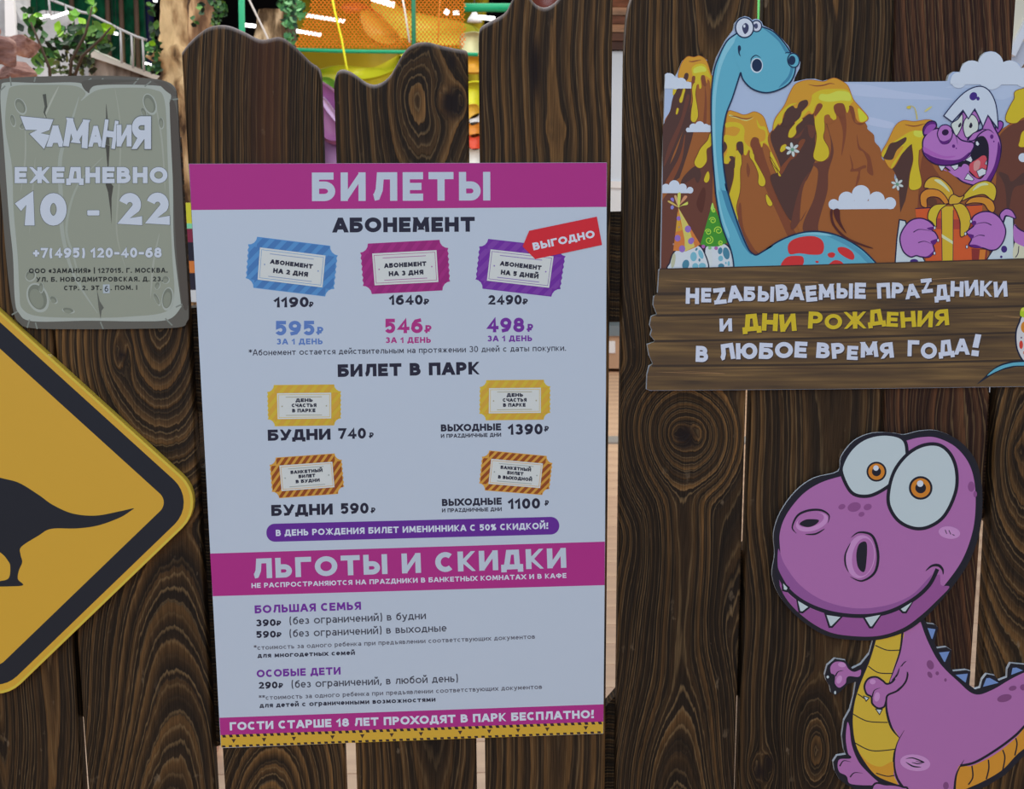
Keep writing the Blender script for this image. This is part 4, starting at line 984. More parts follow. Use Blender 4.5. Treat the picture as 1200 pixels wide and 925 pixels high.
# ---- grey stone-look sign with the opening hours
YS = -0.006
so = empty('opening_hours_sign', P(110, 386, YS), 'grey stone-look sign with opening hours, upper left of the fence', 'sign')
o1 = catmull([(-9, 112), (-5, 97), (10, 91.5), (60, 89.3), (130, 88.8), (170, 91.5), (192, 94.5), (203, 101), (207, 113), (209, 145), (212.5, 210), (217, 290), (221, 362), (219, 377), (208, 384), (150, 385.6), (100, 386), (40, 385), (23, 379), (15, 362), (8, 310), (0, 215), (-7, 150)], True, 5)
board('panel', o1, YS, .005, col((84, 84, 80), .4), col((70, 66, 64)), so)
S = Art(so, YS); S.begin('rim_highlight').frame(0, 80, 2.892)
LG, MG2, DG = (146, 156, 154), (128, 136, 127), (92, 94, 90)
S.poly([(4, 66), (20, 48), (130, 50), (270, 50), (300, 84), (330, 58), (540, 60), (578, 88), (574, 118), (574, 118), (580, 200), (586, 400), (590, 600), (612, 790), (612, 812), (570, 852), (470, 858), (300, 856), (112, 858), (64, 830), (50, 780), (44, 640), (30, 500), (12, 250), (2, 120)], LG)
S.poly([(50, 60), (160, 56), (255, 60), (290, 84), (275, 110), (330, 74), (420, 66), (520, 72), (558, 112), (568, 300), (576, 480), (584, 640), (590, 770), (560, 826), (440, 842), (330, 846), (140, 842), (76, 816), (66, 760), (60, 640), (46, 480), (40, 330), (18, 200), (26, 90)], MG2)
S.begin('pale_streak')
S.line([(268, 96), (240, 190), (205, 300), (206, 430), (212, 560), (250, 700), (330, 830)], 5, (140, 150, 146), taper=1)
S.line([(350, 300), (262, 400), (225, 540), (250, 640), (280, 760)], 3, (138, 148, 142), taper=1)
S.line([(200, 60), (170, 120), (150, 170)], 2.4, (148, 156, 150), taper=1); S.line([(388, 60), (408, 200), (404, 380), (396, 560), (430, 690)], 2.2, (138, 146, 138), taper=1)
S.line([(520, 90), (548, 240), (560, 420)], 2, (140, 148, 142), taper=1); S.line([(84, 160), (86, 300), (70, 420)], 2, (140, 148, 142), taper=1); S.line([(120, 300), (110, 420), (100, 560)], 2, (136, 144, 138), taper=1)
S.line([(540, 560), (520, 660), (510, 780)], 2.4, (140, 148, 142), taper=1)
S.begin('rim_gap')
for q in ([(34, 28), (38, 60)], [(120, 30), (116, 46)], [(310, 34), (290, 48)], [(350, 34), (336, 50)], [(470, 34), (452, 56)], [(512, 44), (490, 62)], [(575, 108), (604, 104)], [(618, 806), (638, 806)], [(596, 810), (618, 800)], [(560, 848), (584, 872)], [(100, 852), (92, 880)], [(60, 824), (40, 836)], [(120, 862), (126, 884)], [(340, 860), (350, 884)], [(18, 60), (0, 76)]):
    S.begin('rim_gap'); S.line(q, 1.7, (112, 120, 117), False, taper=0)
S.begin('dark_edge'); S.poly([(576, 120), (592, 118), (604, 200), (618, 420), (628, 640), (638, 800), (618, 800), (598, 620), (588, 420), (580, 260)], (72, 68, 64)); S.poly([(520, 44), (560, 48), (592, 78), (594, 96), (566, 80), (544, 60)], (78, 76, 72)); S.poly([(285, 42), (350, 38), (470, 42), (330, 56), (298, 80), (278, 58)], (76, 76, 72))
for x, y, rx, ry, rot in ((70, 130, 18, 30, -25), (44, 178, 9, 22, -12), (508, 122, 22, 38, -20), (488, 152, 9, 20, -20), (547, 187, 9, 20, -5), (80, 195, 10, 16, 50), (128, 778, 36, 52, -22), (104, 704, 18, 20, 30), (140, 745, 8, 18, 0), (182, 786, 16, 10, 40), (232, 822, 22, 9, 10), (568, 782, 20, 40, 8), (532, 784, 7, 24, -25), (562, 718, 13, 13, 50), (534, 738, 9, 13, 20)):
    S.begin('pebble_mark'); S.ell(x, y, rx, ry, LG, rot); S.ell(x - 1, y - 2, rx * .82, ry * .85, (104, 112, 104), rot); S.ell(x - rx * .1, y + 3, rx * .6, ry * .66, (118, 126, 117), rot)
S.begin('crack')
S.line([(150, 88), (156, 130), (150, 150), (158, 170)], 4, (70, 74, 70), False, taper=2); S.line([(360, 122), (363, 190), (366, 260)], 4, (74, 76, 72), taper=3)
S.poly([(358, 260), (372, 262), (368, 330), (372, 385), (384, 400), (378, 440), (378, 530), (374, 480), (366, 420), (358, 395), (364, 330)], (66, 66, 62), False); S.poly([(328, 748), (338, 790), (352, 812), (344, 822), (341, 850), (334, 812)], (84, 88, 84), False)
S.flush(); S.frame(0, 0, 1)
SW = (172, 184, 202); SO = (88, 96, 100)
S.begin('logo_lettering').frame(0, 130, 6)
zz = [(143, 37), (375, 60), (347, 135), (286, 157), (350, 170), (310, 268), (208, 162), (262, 134), (180, 133)]
S.line(zz, 1.6, SO, False, True); S.poly(zz, SW, False); S.frame(0, 0, 1)
for ch, x0, x1, yt, yb, w in (('А', 335, 445, 103, 252, .34), ('М', 443, 615, 50, 250, .26), ('А', 627, 718, 105, 252, .3), ('Н', 712, 808, 60, 258, .22), ('И', 820, 925, 98, 250, .3), ('Я', 925, 1062, 38, 268, .27)):
    dy = {'М': 14, 'Н': 10}.get(ch, 0)
    text(S, ch, (x0 / 6, 130 + (yb - dy * .3) / 6), (x1 / 6, 130 + (yb + dy) / 6), (yb - yt) / 6, SW, w, 0, outline=SO, ow=.05, keep=True)
S.flush()
text(S, 'ЕЖЕДНЕВНО', (17.2, 214.7), (196.3, 214.7), 18.9, SW, .27, .13, outline=SO, ow=.06)
text(S, '10', (20.5, 264.2), (78, 264.5), 38, SW, .30, .14, outline=SO, ow=.035); text(S, '22', (139.2, 264.4), (199, 263.6), 38, SW, .28, .14, outline=SO, ow=.035)
S.begin('dash'); S.poly(roundpoly([(101.6, 246), (117, 246), (117, 253.2), (101.8, 253.2)], 1.5), SO, False); S.poly(roundpoly([(102.2, 246.5), (116.5, 246.5), (116.5, 252.6), (102.4, 252.6)], 1.2), SW, False)
text(S, '+7(495) 120-40-68', (38.7, 302.4), (189.5, 302), 11.8, SW, .25, .14, outline=SO, ow=.07)
SK = (36, 38, 38)
text(S, 'ООО «ЗАМАНИЯ» | 127015. Г. МОСКВА.', (33.9, 320.4), (196.4, 319.6), 5.7, SK, .22, .18); text(S, 'УЛ. Б. НОВОДМИТРОВСКАЯ. Д. 23.', (42.5, 330.4), (190.9, 329.8), 5.5, SK, .22, .18)
text(S, 'СТР. 2. ЭТ.', (75, 340.4), (118.8, 340.2), 5.5, SK, .22, .18); text(S, '. ПОМ. I', (129.6, 340.2), (160.8, 339.8), 5.5, SK, .22, .18)
S.begin('sticker'); S.poly([(120.6, 333.6), (128.4, 333.4), (128.6, 343.6), (120.8, 343.8)], (150, 164, 178), False); text(S, '6', (122.6, 342), (126.8, 342), 7, SK, .15, .1, keep=True); S.flush()

# ---- yellow diamond warning sign with a dinosaur silhouette
YD = -0.012
do = empty('warning_sign', P(-4, 830, YD), 'yellow diamond warning sign with black border and dinosaur silhouette, cut by the left frame edge', 'sign')
dc = [(246, 588), (-4, 829), (-300, 560), (-44, 325)]
board('panel', roundpoly(dc, 42), YD, .011, col((192, 144, 46), .35, .4), col((196, 160, 60), .35, .5), do)
T = Art(do, YD); BK = (30, 32, 40)
T.begin('border'); bo, bi = roundpoly(inset(dc, 9.5), 36), roundpoly(inset(dc, 32.5), 14)
n = len(bo); T.raw(bo + bi, [(i, (i + 1) % n, n + (i + 1) % n, n + i) for i in range(n)], BK)
T.begin('raised_rim'); ro, ri = roundpoly(inset(dc, .4), 41.6), roundpoly(inset(dc, 3.0), 39.6); T.raw(ro + ri, [(i, (i + 1) % n, n + (i + 1) % n, n + i) for i in range(n)], (206, 164, 62))
T.begin('dinosaur_silhouette')
T.poly([(-130, 470), (-150, 482), (-172, 486), (-176, 494), (-150, 503), (-172, 508), (-160, 516), (-128, 520), (-112, 545), (-100, 575), (-116, 590), (-112, 600), (-96, 592), (-84, 610), (-60, 632), (-48, 650), (-52, 672), (-60, 684), (-40, 688), (-34, 676), (-30, 650), (-12, 642), (2, 649), (9, 657), (12, 664), (10, 678), (-2, 682), (-6, 687), (10, 687.5), (27, 686), (21, 679), (22, 669), (26, 659), (24, 650), (25, 641), (45, 628), (60, 620), (90, 619.5), (115, 616), (140, 607), (153, 599), (156, 596), (140, 599.5), (112, 604.5), (85, 602), (62, 592), (45, 580), (22, 566), (0, 560), (-40, 548), (-76, 520), (-92, 486), (-108, 472)], BK)
T.flush()
# ---- birthday party sign: painted valley, two dinosaurs, plank-look caption panel
YB = -0.007
bo_ = empty('birthday_party_sign', P(1010, 458, YB), 'colourful volcano and dinosaur birthday sign with wooden caption panel, upper right', 'sign')
oc = [(773.9, 314.7), (772, 316.8), (770.4, 343), (772.2, 345.4), (766, 347.4), (765.2, 357.6), (769.8, 368.7), (763.1, 370.8), (761, 381), (763.6, 386.8), (761.8, 393), (768, 400.8), (758.2, 403.7), (760.2, 416), (765.2, 427), (760.5, 429), (758, 439), (757.3, 456.3), (761.7, 458), (980, 456.3), (1200, 453.4), (1300, 452),
      (1300, 97), (1232, 97), (1225, 87), (1205, 84), (1196.6, 81.7), (1194.8, 75.2), (1189, 71.6), (1183, 70.6), (1174, 74), (1171.5, 64.6), (1166.5, 61), (1161, 60), (1155, 61), (1150.7, 64.6), (1147, 74), (1142, 71.4), (1136, 71), (1130, 74), (1126, 84.3), (1117, 84), (1112, 88), (1110, 95),
      (1050, 96), (987, 96), (978, 92), (971, 93), (964, 95), (955, 92.4), (945, 92.6), (930, 96), (931.5, 91), (934.8, 84), (937, 80), (938, 73), (935, 65.5), (927, 61), (924, 54), (917, 46), (905.5, 35), (894.5, 30), (892.6, 25.5), (889, 22.5), (885, 22), (881.5, 23.4), (878, 20.4), (873, 18.8), (866.5, 21), (861, 27), (859.4, 35), (850, 47.5), (845, 57), (839.4, 68), (835, 84), (833.6, 91),
      (832, 86), (829.5, 76), (828.2, 70), (821, 66), (811.9, 68), (805.4, 66.4), (800, 71), (795, 83), (791, 90), (787, 86.6), (782, 85.4), (779.6, 86.8), (778, 140), (776, 207)]
SKY = (150, 170, 203)
skm, nt, bs = nodes('printed_sky'); bs.inputs['Base Color'].default_value = alb(SKY); bs.inputs['Roughness'].default_value = .4; bs.inputs['Specular IOR Level'].default_value = .3
board('panel', oc, YB, .006, skm, col((160, 168, 172)), bo_)
B = Art(bo_, YB)
def bclip(x, y):
    lo = 776.6 if y < 207 else 776.6 - (y - 207) * .02
    if y < 100: lo = 779.4
    return (min(1298.5, max(lo, x)) if y < 318 else x, y)
B.clip = bclip
CL = (178, 193, 216); B1 = (136, 84, 44); B2 = (112, 64, 42); B3 = (92, 56, 46); B4 = (72, 50, 46)
LO, LY_, LG_ = (214, 136, 44), (208, 166, 40), (196, 190, 74)
B.begin('sky_streak')
B.frame(960, 0, 3.854)
B.poly([(0, 385), (180, 380), (360, 412), (560, 440), (600, 450), (400, 448), (200, 436), (100, 420), (100, 420)], (160, 177, 209)); B.poly([(200, 525), (300, 545), (340, 560), (320, 580), (215, 560)], (162, 178, 210))
B.poly([(570, 395), (700, 380), (925, 385), (1290, 388), (1290, 440), (925, 430), (810, 450), (700, 400)], (158, 177, 208))
def mountain(name, body, dark, lava, yel, holes, drips, small=(), rim=None, frame=None, lab=None):
    B.begin(name, label=lab).frame(*frame)
    B.poly(body, B1)
    for d in dark: B.poly(d[0], d[1])
    for d in drips:
        B.line(d, 1.5, (104, 62, 34), True, True)
    B.line(lava, 1.4, (150, 92, 40), True, True)
    B.poly(lava, LO)
    for d in drips: B.poly(d, LY_)
    for y_ in yel: B.poly(y_[0], y_[1])
    for h in holes: B.poly(h[0], h[1])
    for s in small: B.poly(s, LY_)
    if rim: B.line(rim, 1.6, (128, 76, 44), taper=1)
# far left volcano (crop 770,50 s9.25)
mountain('volcano', [(80, 925), (84, 840), (140, 740), (170, 600), (215, 500), (300, 420), (600, 420), (640, 700), (640, 2450), (70, 2450), (70, 1000)],
 [([(84, 860), (140, 740), (170, 600), (230, 470), (340, 440), (370, 620), (300, 900), (180, 1200), (60, 1500), (60, 960)], B4),
  ([(120, 1130), (250, 840), (300, 640), (330, 560), (352, 600), (300, 800), (230, 1000), (80, 1340)], B3), ([(400, 900), (360, 1100), (230, 1500), (60, 1900), (60, 1500), (200, 1200), (330, 800), (380, 660)], B4), ([(520, 480), (540, 640), (530, 900), (500, 900), (516, 640)], B2),
  ([(70, 1560), (240, 1240), (300, 1000), (300, 1060), (260, 1300), (120, 1600), (60, 1740)], B2)],
 [(232, 370), (262, 240), (300, 180), (340, 152), (400, 160), (460, 146), (520, 180), (550, 240), (580, 340), (604, 380), (604, 440), (585, 500), (570, 420), (545, 400), (540, 440), (524, 400), (500, 352), (480, 380), (480, 470), (460, 500), (450, 450), (420, 460), (405, 400), (370, 420), (300, 420)],
 [([(380, 270), (440, 230), (520, 240), (560, 320), (590, 400), (560, 380), (500, 350), (470, 400), (482, 480), (462, 498), (450, 450), (420, 450), (400, 380), (380, 330)], LY_), ([(400, 280), (470, 250), (520, 270), (530, 310), (470, 320), (400, 330)], LG_)],
 [([(300, 340), (326, 328), (342, 350), (330, 400), (300, 420), (286, 400)], B4), ([(385, 365), (410, 362), (414, 400), (396, 440), (378, 440), (376, 400)], B2), ([(480, 360), (500, 352), (520, 370), (530, 470), (500, 460), (476, 400)], B2)],
 [[(400, 440), (430, 440), (415, 560), (436, 700), (442, 800), (410, 860), (370, 840), (372, 740), (388, 620), (380, 500)], [(285, 500), (305, 510), (290, 570), (272, 640), (250, 650), (242, 620), (262, 570)], [(215, 712), (234, 720), (222, 770), (204, 772)]],
 [[(175, 505), (210, 505), (200, 540), (180, 570), (170, 560)]], [(340, 200), (380, 206), (430, 196), (480, 188)], (770, 50, 9.25), 'printed volcano, leftmost')
# middle volcano behind the neck (crop 775,130 s9.23)
mountain('volcano', [(560, 260), (720, 20), (900, 60), (1080, 60), (1160, 240), (1220, 460), (1400, 820), (1700, 1200), (1900, 1710), (-10, 1710), (-10, 900), (120, 780), (300, 640), (480, 420)],
 [([(240, 780), (380, 600), (500, 400), (560, 350), (560, 1300), (700, 1710), (-10, 1710), (-10, 1100), (60, 900), (200, 860)], B3), ([(250, 700), (360, 600), (420, 640), (380, 700), (260, 780), (210, 780)], B4),
  ([(680, 500), (790, 560), (780, 760), (740, 900), (700, 1000), (660, 700)], B4), ([(390, 780), (430, 700), (400, 620), (350, 680)], B4), ([(450, 830), (480, 900), (440, 1100), (380, 1000)], (78, 44, 36)),
  ([(1060, 300), (1120, 500), (1210, 760), (1300, 1000), (1520, 1480), (1440, 1500), (1250, 1100), (1110, 800), (1020, 560), (990, 380)], B2), ([(700, 1710), (760, 1400), (900, 1400), (1150, 1710)], B3), ([(860, 1000), (900, 1300), (1080, 1620), (1020, 1640), (870, 1400), (830, 1100)], B2),
  ([(930, 560), (960, 640), (940, 720), (920, 640)], B2)],
 [(690, 330), (700, 150), (724, 10), (800, 14), (880, 44), (940, 36), (1000, 12), (1060, 30), (1110, 80), (1150, 200), (1190, 320), (1225, 410), (1262, 500), (1240, 530), (1200, 470), (1150, 380), (1100, 350), (1085, 392), (1060, 340), (1010, 300), (970, 340), (985, 470), (950, 420), (920, 475), (895, 460), (880, 340), (820, 340), (800, 480), (740, 560), (680, 560), (670, 480), (710, 400)],
 [([(700, 130), (780, 120), (860, 140), (900, 200), (900, 330), (980, 420), (1000, 520), (1040, 600), (990, 540), (950, 420), (915, 478), (892, 460), (890, 360), (850, 330), (810, 360), (800, 480), (740, 500), (735, 560), (690, 570), (670, 530), (712, 440), (712, 370), (680, 330), (690, 260), (800, 270), (850, 200), (780, 170), (700, 180)], LY_),
  ([(1030, 90), (1070, 160), (1130, 180), (1170, 320), (1260, 480), (1180, 400), (1110, 340), (1090, 390), (1070, 340), (1120, 310), (1120, 220), (1050, 180)], LY_), ([(740, 40), (820, 66), (920, 98), (1000, 70), (920, 108), (820, 80), (740, 60)], (236, 190, 120))],
 [([(820, 345), (850, 330), (880, 345), (890, 440), (868, 480), (830, 430), (812, 380)], B4), ([(735, 495), (770, 490), (795, 520), (790, 620), (740, 600), (730, 560), (752, 530)], B4), ([(970, 320), (1000, 285), (1050, 300), (1062, 360), (1090, 500), (1070, 600), (1010, 440), (965, 380)], B2), ([(676, 340), (700, 350), (710, 400), (680, 450), (664, 440)], B4)],
 [[(800, 440), (850, 440), (868, 560), (852, 640), (850, 860), (810, 1040), (830, 1180), (790, 1290), (740, 1200), (690, 1100), (650, 1050), (720, 940), (780, 740), (790, 600), (800, 520)], [(960, 440), (1000, 470), (1010, 530), (1060, 620), (1120, 740), (1118, 800), (1085, 815), (1050, 780), (1050, 680), (1000, 560), (960, 500)],
  [(525, 250), (540, 260), (540, 370), (490, 420), (490, 540), (440, 610), (390, 610), (358, 560), (390, 480), (430, 400), (500, 320)], [(505, 655), (520, 690), (515, 750), (485, 776), (462, 750), (480, 690)], [(1140, 905), (1200, 1000), (1180, 1030), (1150, 1010), (1132, 950)], [(1180, 440), (1250, 540), (1320, 660), (1334, 760), (1310, 802), (1285, 730), (1240, 660), (1190, 550)]],
 [], [(730, 56), (800, 60), (880, 84), (950, 82), (985, 62)], (775, 130, 9.23), 'printed volcano, behind the long blue neck')
# big volcano (crop 880,80 s6.605)
mountain('volcano', [(130, 560), (200, 440), (300, 300), (440, 280), (760, 280), (890, 430), (902, 470), (950, 515), (960, 570), (1000, 620), (1015, 700), (1060, 730), (1110, 790), (1136, 900), (1400, 1100), (1400, 1560), (560, 1560), (330, 1120), (240, 820)],
 [([(150, 530), (230, 420), (330, 280), (440, 280), (560, 300), (500, 520), (500, 700), (440, 850), (390, 930), (320, 1190), (150, 860), (230, 780)], B4), ([(240, 820), (300, 720), (350, 680), (420, 560), (380, 560), (340, 640), (230, 770)], B2), ([(380, 500), (440, 440), (500, 460), (480, 540), (450, 520), (430, 440), (380, 530), (330, 540)], B3),
  ([(380, 1180), (430, 1100), (340, 1240), (310, 1200), (380, 920), (460, 800), (400, 940)], B3),
  ([(480, 740), (600, 700), (618, 560), (580, 420), (600, 470), (640, 640), (600, 800), (590, 960), (520, 1220), (560, 1360), (520, 1360), (400, 1240), (490, 1000), (520, 800)], B3),
  ([(640, 300), (700, 290), (735, 380), (735, 520), (700, 680), (712, 500), (680, 380)], B2), ([(780, 360), (800, 340), (810, 420), (880, 420), (850, 440), (800, 420)], B2),
  ([(820, 510), (840, 600), (880, 640), (920, 680), (940, 760), (945, 830), (900, 800), (900, 720), (870, 650), (830, 620)], B2), ([(765, 670), (790, 740), (800, 780), (880, 750), (890, 770), (850, 790), (840, 860), (810, 920), (820, 850), (830, 800), (770, 800), (780, 760)], B2)],
 [(170, 480), (190, 390), (260, 290), (300, 200), (340, 130), (400, 100), (470, 92), (560, 105), (610, 86), (650, 78), (700, 100), (750, 140), (790, 240), (840, 300), (900, 370), (900, 400), (860, 420), (820, 400), (800, 330), (770, 292), (745, 345), (730, 280), (680, 275), (645, 300), (660, 380), (630, 400), (610, 362), (575, 400), (500, 400), (495, 340), (520, 280), (480, 350), (450, 350), (420, 370), (380, 400), (350, 420), (320, 400), (280, 300), (230, 430), (205, 430)],
 [([(480, 200), (560, 165), (700, 160), (760, 180), (790, 250), (770, 280), (745, 345), (720, 285), (670, 270), (640, 300), (662, 385), (625, 400), (605, 360), (570, 380), (560, 480), (510, 470), (496, 400), (550, 300), (540, 265), (500, 290), (478, 350), (445, 330), (400, 380), (340, 430), (400, 340), (450, 290), (470, 240)], LY_), ([(180, 420), (230, 340), (300, 280), (360, 270), (300, 300), (250, 360), (240, 420), (210, 430), (180, 470)], LY_),
  ([(540, 200), (600, 200), (680, 175), (760, 190), (770, 250), (700, 250), (600, 260), (530, 240)], LG_), ([(830, 310), (895, 370), (895, 400), (860, 415), (840, 400)], (200, 186, 50))],
 [([(380, 260), (430, 245), (442, 280), (400, 330), (360, 360), (360, 300)], B4), ([(250, 420), (270, 330), (320, 290), (345, 310), (390, 300), (380, 380), (300, 440), (240, 450)], B4), ([(500, 310), (520, 275), (552, 280), (548, 310), (500, 370), (492, 350)], B2), ([(640, 300), (670, 272), (715, 275), (730, 320), (720, 380), (660, 360)], B2), ([(760, 292), (790, 300), (804, 350), (800, 400), (775, 350)], B2), ([(570, 370), (600, 358), (615, 380), (640, 410), (600, 430), (570, 420)], B1)],
 [[(500, 380), (560, 400), (570, 470), (560, 540), (600, 620), (600, 680), (560, 718), (510, 715), (484, 680), (500, 600), (510, 520), (496, 440)], [(370, 390), (400, 400), (350, 450), (350, 500), (320, 535), (290, 530), (300, 480), (340, 430)], [(270, 590), (272, 620), (240, 648), (226, 635), (240, 600)], [(305, 330), (330, 320), (338, 345), (320, 372), (303, 358)], [(150, 690), (190, 760), (230, 830), (215, 830), (205, 790), (170, 740)]],
 [], [(440, 124), (500, 136), (560, 132), (610, 118), (650, 122)], (880, 80, 6.605), 'printed volcano, largest, in the middle of the valley')
# small volcano behind the gift holder (crop 960,0 s3.854)
mountain('volcano', [(290, 710), (330, 620), (380, 560), (480, 560), (560, 640), (700, 640), (860, 560), (925, 480), (1290, 420), (1290, 1220), (270, 1220), (420, 1000), (350, 800)],
 [([(290, 712), (310, 640), (380, 620), (430, 640), (420, 740), (390, 900), (370, 980), (350, 800)], B4), ([(360, 980), (420, 860), (440, 1000), (430, 1180), (340, 1100)], B1), ([(450, 850), (470, 700), (520, 760), (560, 860), (500, 1100), (440, 1150)], B2),
  ([(800, 640), (925, 540), (1290, 480), (1290, 1220), (800, 1220), (800, 800)], B3), ([(810, 780), (850, 790), (870, 820), (925, 780), (925, 830), (880, 850), (860, 930), (850, 1000), (840, 850)], B4)],
 [(282, 690), (310, 640), (345, 570), (380, 546), (430, 550), (490, 542), (520, 556), (540, 620), (470, 640), (450, 640), (440, 700), (420, 640), (390, 660), (330, 760), (290, 710)],
 [([(400, 600), (450, 590), (480, 600), (470, 660), (440, 680), (420, 650), (370, 700), (330, 760), (330, 740), (380, 660), (290, 710), (300, 670)], LY_), ([(430, 590), (470, 596), (460, 620), (430, 612)], LG_)],
 [([(300, 690), (320, 650), (350, 640), (390, 620), (390, 640), (350, 680), (330, 720), (292, 716)], B4)],
 [[(420, 640), (450, 640), (448, 740), (462, 830), (440, 856), (408, 850), (410, 790), (425, 720)], [(845, 520), (880, 450), (925, 400), (1290, 380), (1290, 520), (1000, 520), (925, 530), (890, 555), (850, 550)], [(905, 640), (925, 590), (1000, 600), (980, 650), (925, 664), (902, 660)], [(333, 668), (345, 662), (345, 678), (334, 682)]],
 [], [(385, 562), (430, 570), (480, 558)], (960, 0, 3.854), 'printed volcano, smallest, beside the egg-hatted dinosaur')
B.begin('lava_splash').frame(960, 0, 3.854); B.line([(395, 482), (415, 478), (432, 490), (440, 520), (442, 540)], 1.6, (204, 170, 90), taper=3); B.ell(405, 485, 10, 7, (200, 170, 70)); B.line([(475, 505), (510, 480)], 2.4, (190, 180, 120), taper=1)
# clouds
def cloud(pts, base):
    for (x, y, r) in pts: B.poly(circ(x, y, r), CL, False)
    B.poly(base, CL, False)
B.begin('cloud').frame(770, 50, 9.25); cloud([(130, 400, 70), (200, 440, 66), (260, 440, 60), (330, 460, 38)], roundpoly([(84, 400), (372, 430), (372, 498), (80, 498)], 6))
B.begin('cloud').frame(775, 130, 9.23); cloud([(290, 205, 24), (345, 178, 42), (415, 162, 50), (480, 180, 40), (515, 190, 36)], [(275, 190), (530, 190), (530, 230), (275, 230)])
B.begin('cloud'); cloud([(50, 835, 46), (140, 808, 58), (230, 830, 44), (310, 858, 36)], [(12, 830), (330, 850), (330, 890), (12, 890)])
B.begin('cloud').frame(890, 200, 7.06); cloud([(615, 280, 44), (720, 240, 66), (840, 195, 75), (970, 240, 66), (1080, 270, 50)], roundpoly([(590, 250), (1110, 250), (1112, 316), (590, 322)], 8))
B.begin('cloud').frame(960, 0, 3.854); cloud([(630, 362, 36), (690, 326, 53), (775, 290, 57), (860, 326, 53), (925, 350, 44), (775, 345, 60)], [(592, 360), (1060, 356), (1050, 384), (592, 380)]); B.begin('cloud'); cloud([(920, 712, 20), (955, 700, 30)], [(915, 705), (990, 705), (990, 732), (915, 732)])
# blossom flowers
def blossom(x, y, s):
    for k in range(6): a = k * 60 + 20; B.ell(x + s * .62 * math.cos(R(a)), y + s * .62 * math.sin(R(a)), s * .45, s * .22, (176, 190, 196), a, (110, 124, 128), .35)
    B.ell(x, y, s * .26, s * .26, (96, 140, 120))
B.begin('blossom').frame(0, 0, 1); blossom(928.6, 175.4, 8); B.begin('blossom'); blossom(1051.5, 216, 7)
# party-hat eggs (crop 775,215 s8.41)
def egg(outline, spots, nm='egg'):
    B.begin(nm).frame(775, 215, 8.41); B.fo(outline, (182, 196, 208), (26, 30, 52), 1.5)
    for x, y, rx, ry, c, rot in spots: B.ell(x, y, rx, ry, c, rot)
T1, T2 = (64, 118, 146), (104, 164, 188)
egg([(430, 640), (500, 610), (600, 590), (660, 620), (700, 700), (712, 780), (712, 830), (712, 850), (440, 850), (440, 850)], [(580, 665, 22, 34, T1, 10), (640, 690, 32, 60, T1, -12), (585, 740, 24, 28, T2, 0), (590, 815, 30, 26, T1, 0), (664, 790, 12, 24, T2, 0), (636, 785, 9, 12, T2, 0), (470, 740, 34, 100, (196, 196, 204), 0)])
egg([(84, 850), (84, 780), (110, 700), (160, 650), (250, 640), (350, 610), (400, 640), (440, 720), (465, 800), (466, 850), (466, 850)], [(318, 722, 32, 46, T2, 0), (240, 800, 34, 48, T1, 15), (390, 700, 22, 46, T2, -20), (335, 815, 30, 30, T2, 0), (404, 812, 36, 28, T2, 0), (376, 755, 10, 16, T1, 0), (346, 650, 10, 16, T1, 30), (118, 760, 20, 74, (162, 170, 150), 8)])
B.begin('party_hat', label='orange spotted party hat on an egg').frame(775, 215, 8.41)
for q, c in (([(168, 236), (70, 186), (76, 170), (130, 200)], (220, 160, 90)), ([(168, 236), (128, 130), (150, 124), (170, 200)], (224, 150, 110)), ([(168, 236), (160, 110), (190, 96), (184, 200)], (206, 190, 90)), ([(168, 236), (220, 130), (254, 126), (240, 156), (184, 210)], (220, 130, 100)), ([(168, 236), (250, 184), (262, 190), (256, 210), (200, 222)], (222, 190, 90)), ([(90, 150), (110, 140), (124, 156), (120, 180), (100, 170)], (120, 110, 190)), ([(92, 230), (110, 215), (124, 236), (110, 256), (94, 250)], (120, 120, 190))): B.poly(q, c)
B.poly([(168, 240), (384, 600), (340, 630), (240, 670), (116, 664), (140, 480)], (208, 110, 56), False)
B.poly([(168, 240), (260, 400), (330, 625), (230, 672), (230, 560), (200, 400)], (222, 176, 96), False); B.poly([(160, 280), (190, 400), (210, 460), (140, 480)], (222, 140, 50), False)
for x, y, r_ in ((170, 345, 22), (262, 450, 34), (160, 540, 32), (290, 570, 30), (205, 645, 34), (300, 560, 26)): B.ell(x, y, r_ * .9, r_, (128, 100, 176))
for x, y in ((175, 432), (120, 600)): B.ell(x, y, 8, 10, (150, 120, 120))
B.begin('party_hat', label='green swirled party hat on an egg').frame(775, 215, 8.41)
B.poly([(504, 190), (560, 320), (672, 575), (560, 622), (460, 622), (386, 600)], (58, 132, 44), False)
SWC = (150, 200, 66)
for cx, cy, r_ in ((506, 366, 34), (562, 465, 42), (470, 560, 42), (462, 480, 32), (585, 585, 26), (516, 262, 22), (634, 500, 16)):
    B.line([(cx + r_ * (1 - t * .75) * math.cos(t * 9 + cx), cy + r_ * (1 - t * .75) * math.sin(t * 9 + cx)) for t in [i / 12 for i in range(13)]], 1.1, SWC)
B.poly([(504, 190), (520, 240), (508, 262), (486, 250)], (150, 196, 90))
for x, y in ((540, 638), (674, 598), (414, 622)): B.ell(x, y, 18, 18, (150, 90, 160))
B.ell(478, 636, 16, 16, (120, 176, 120))
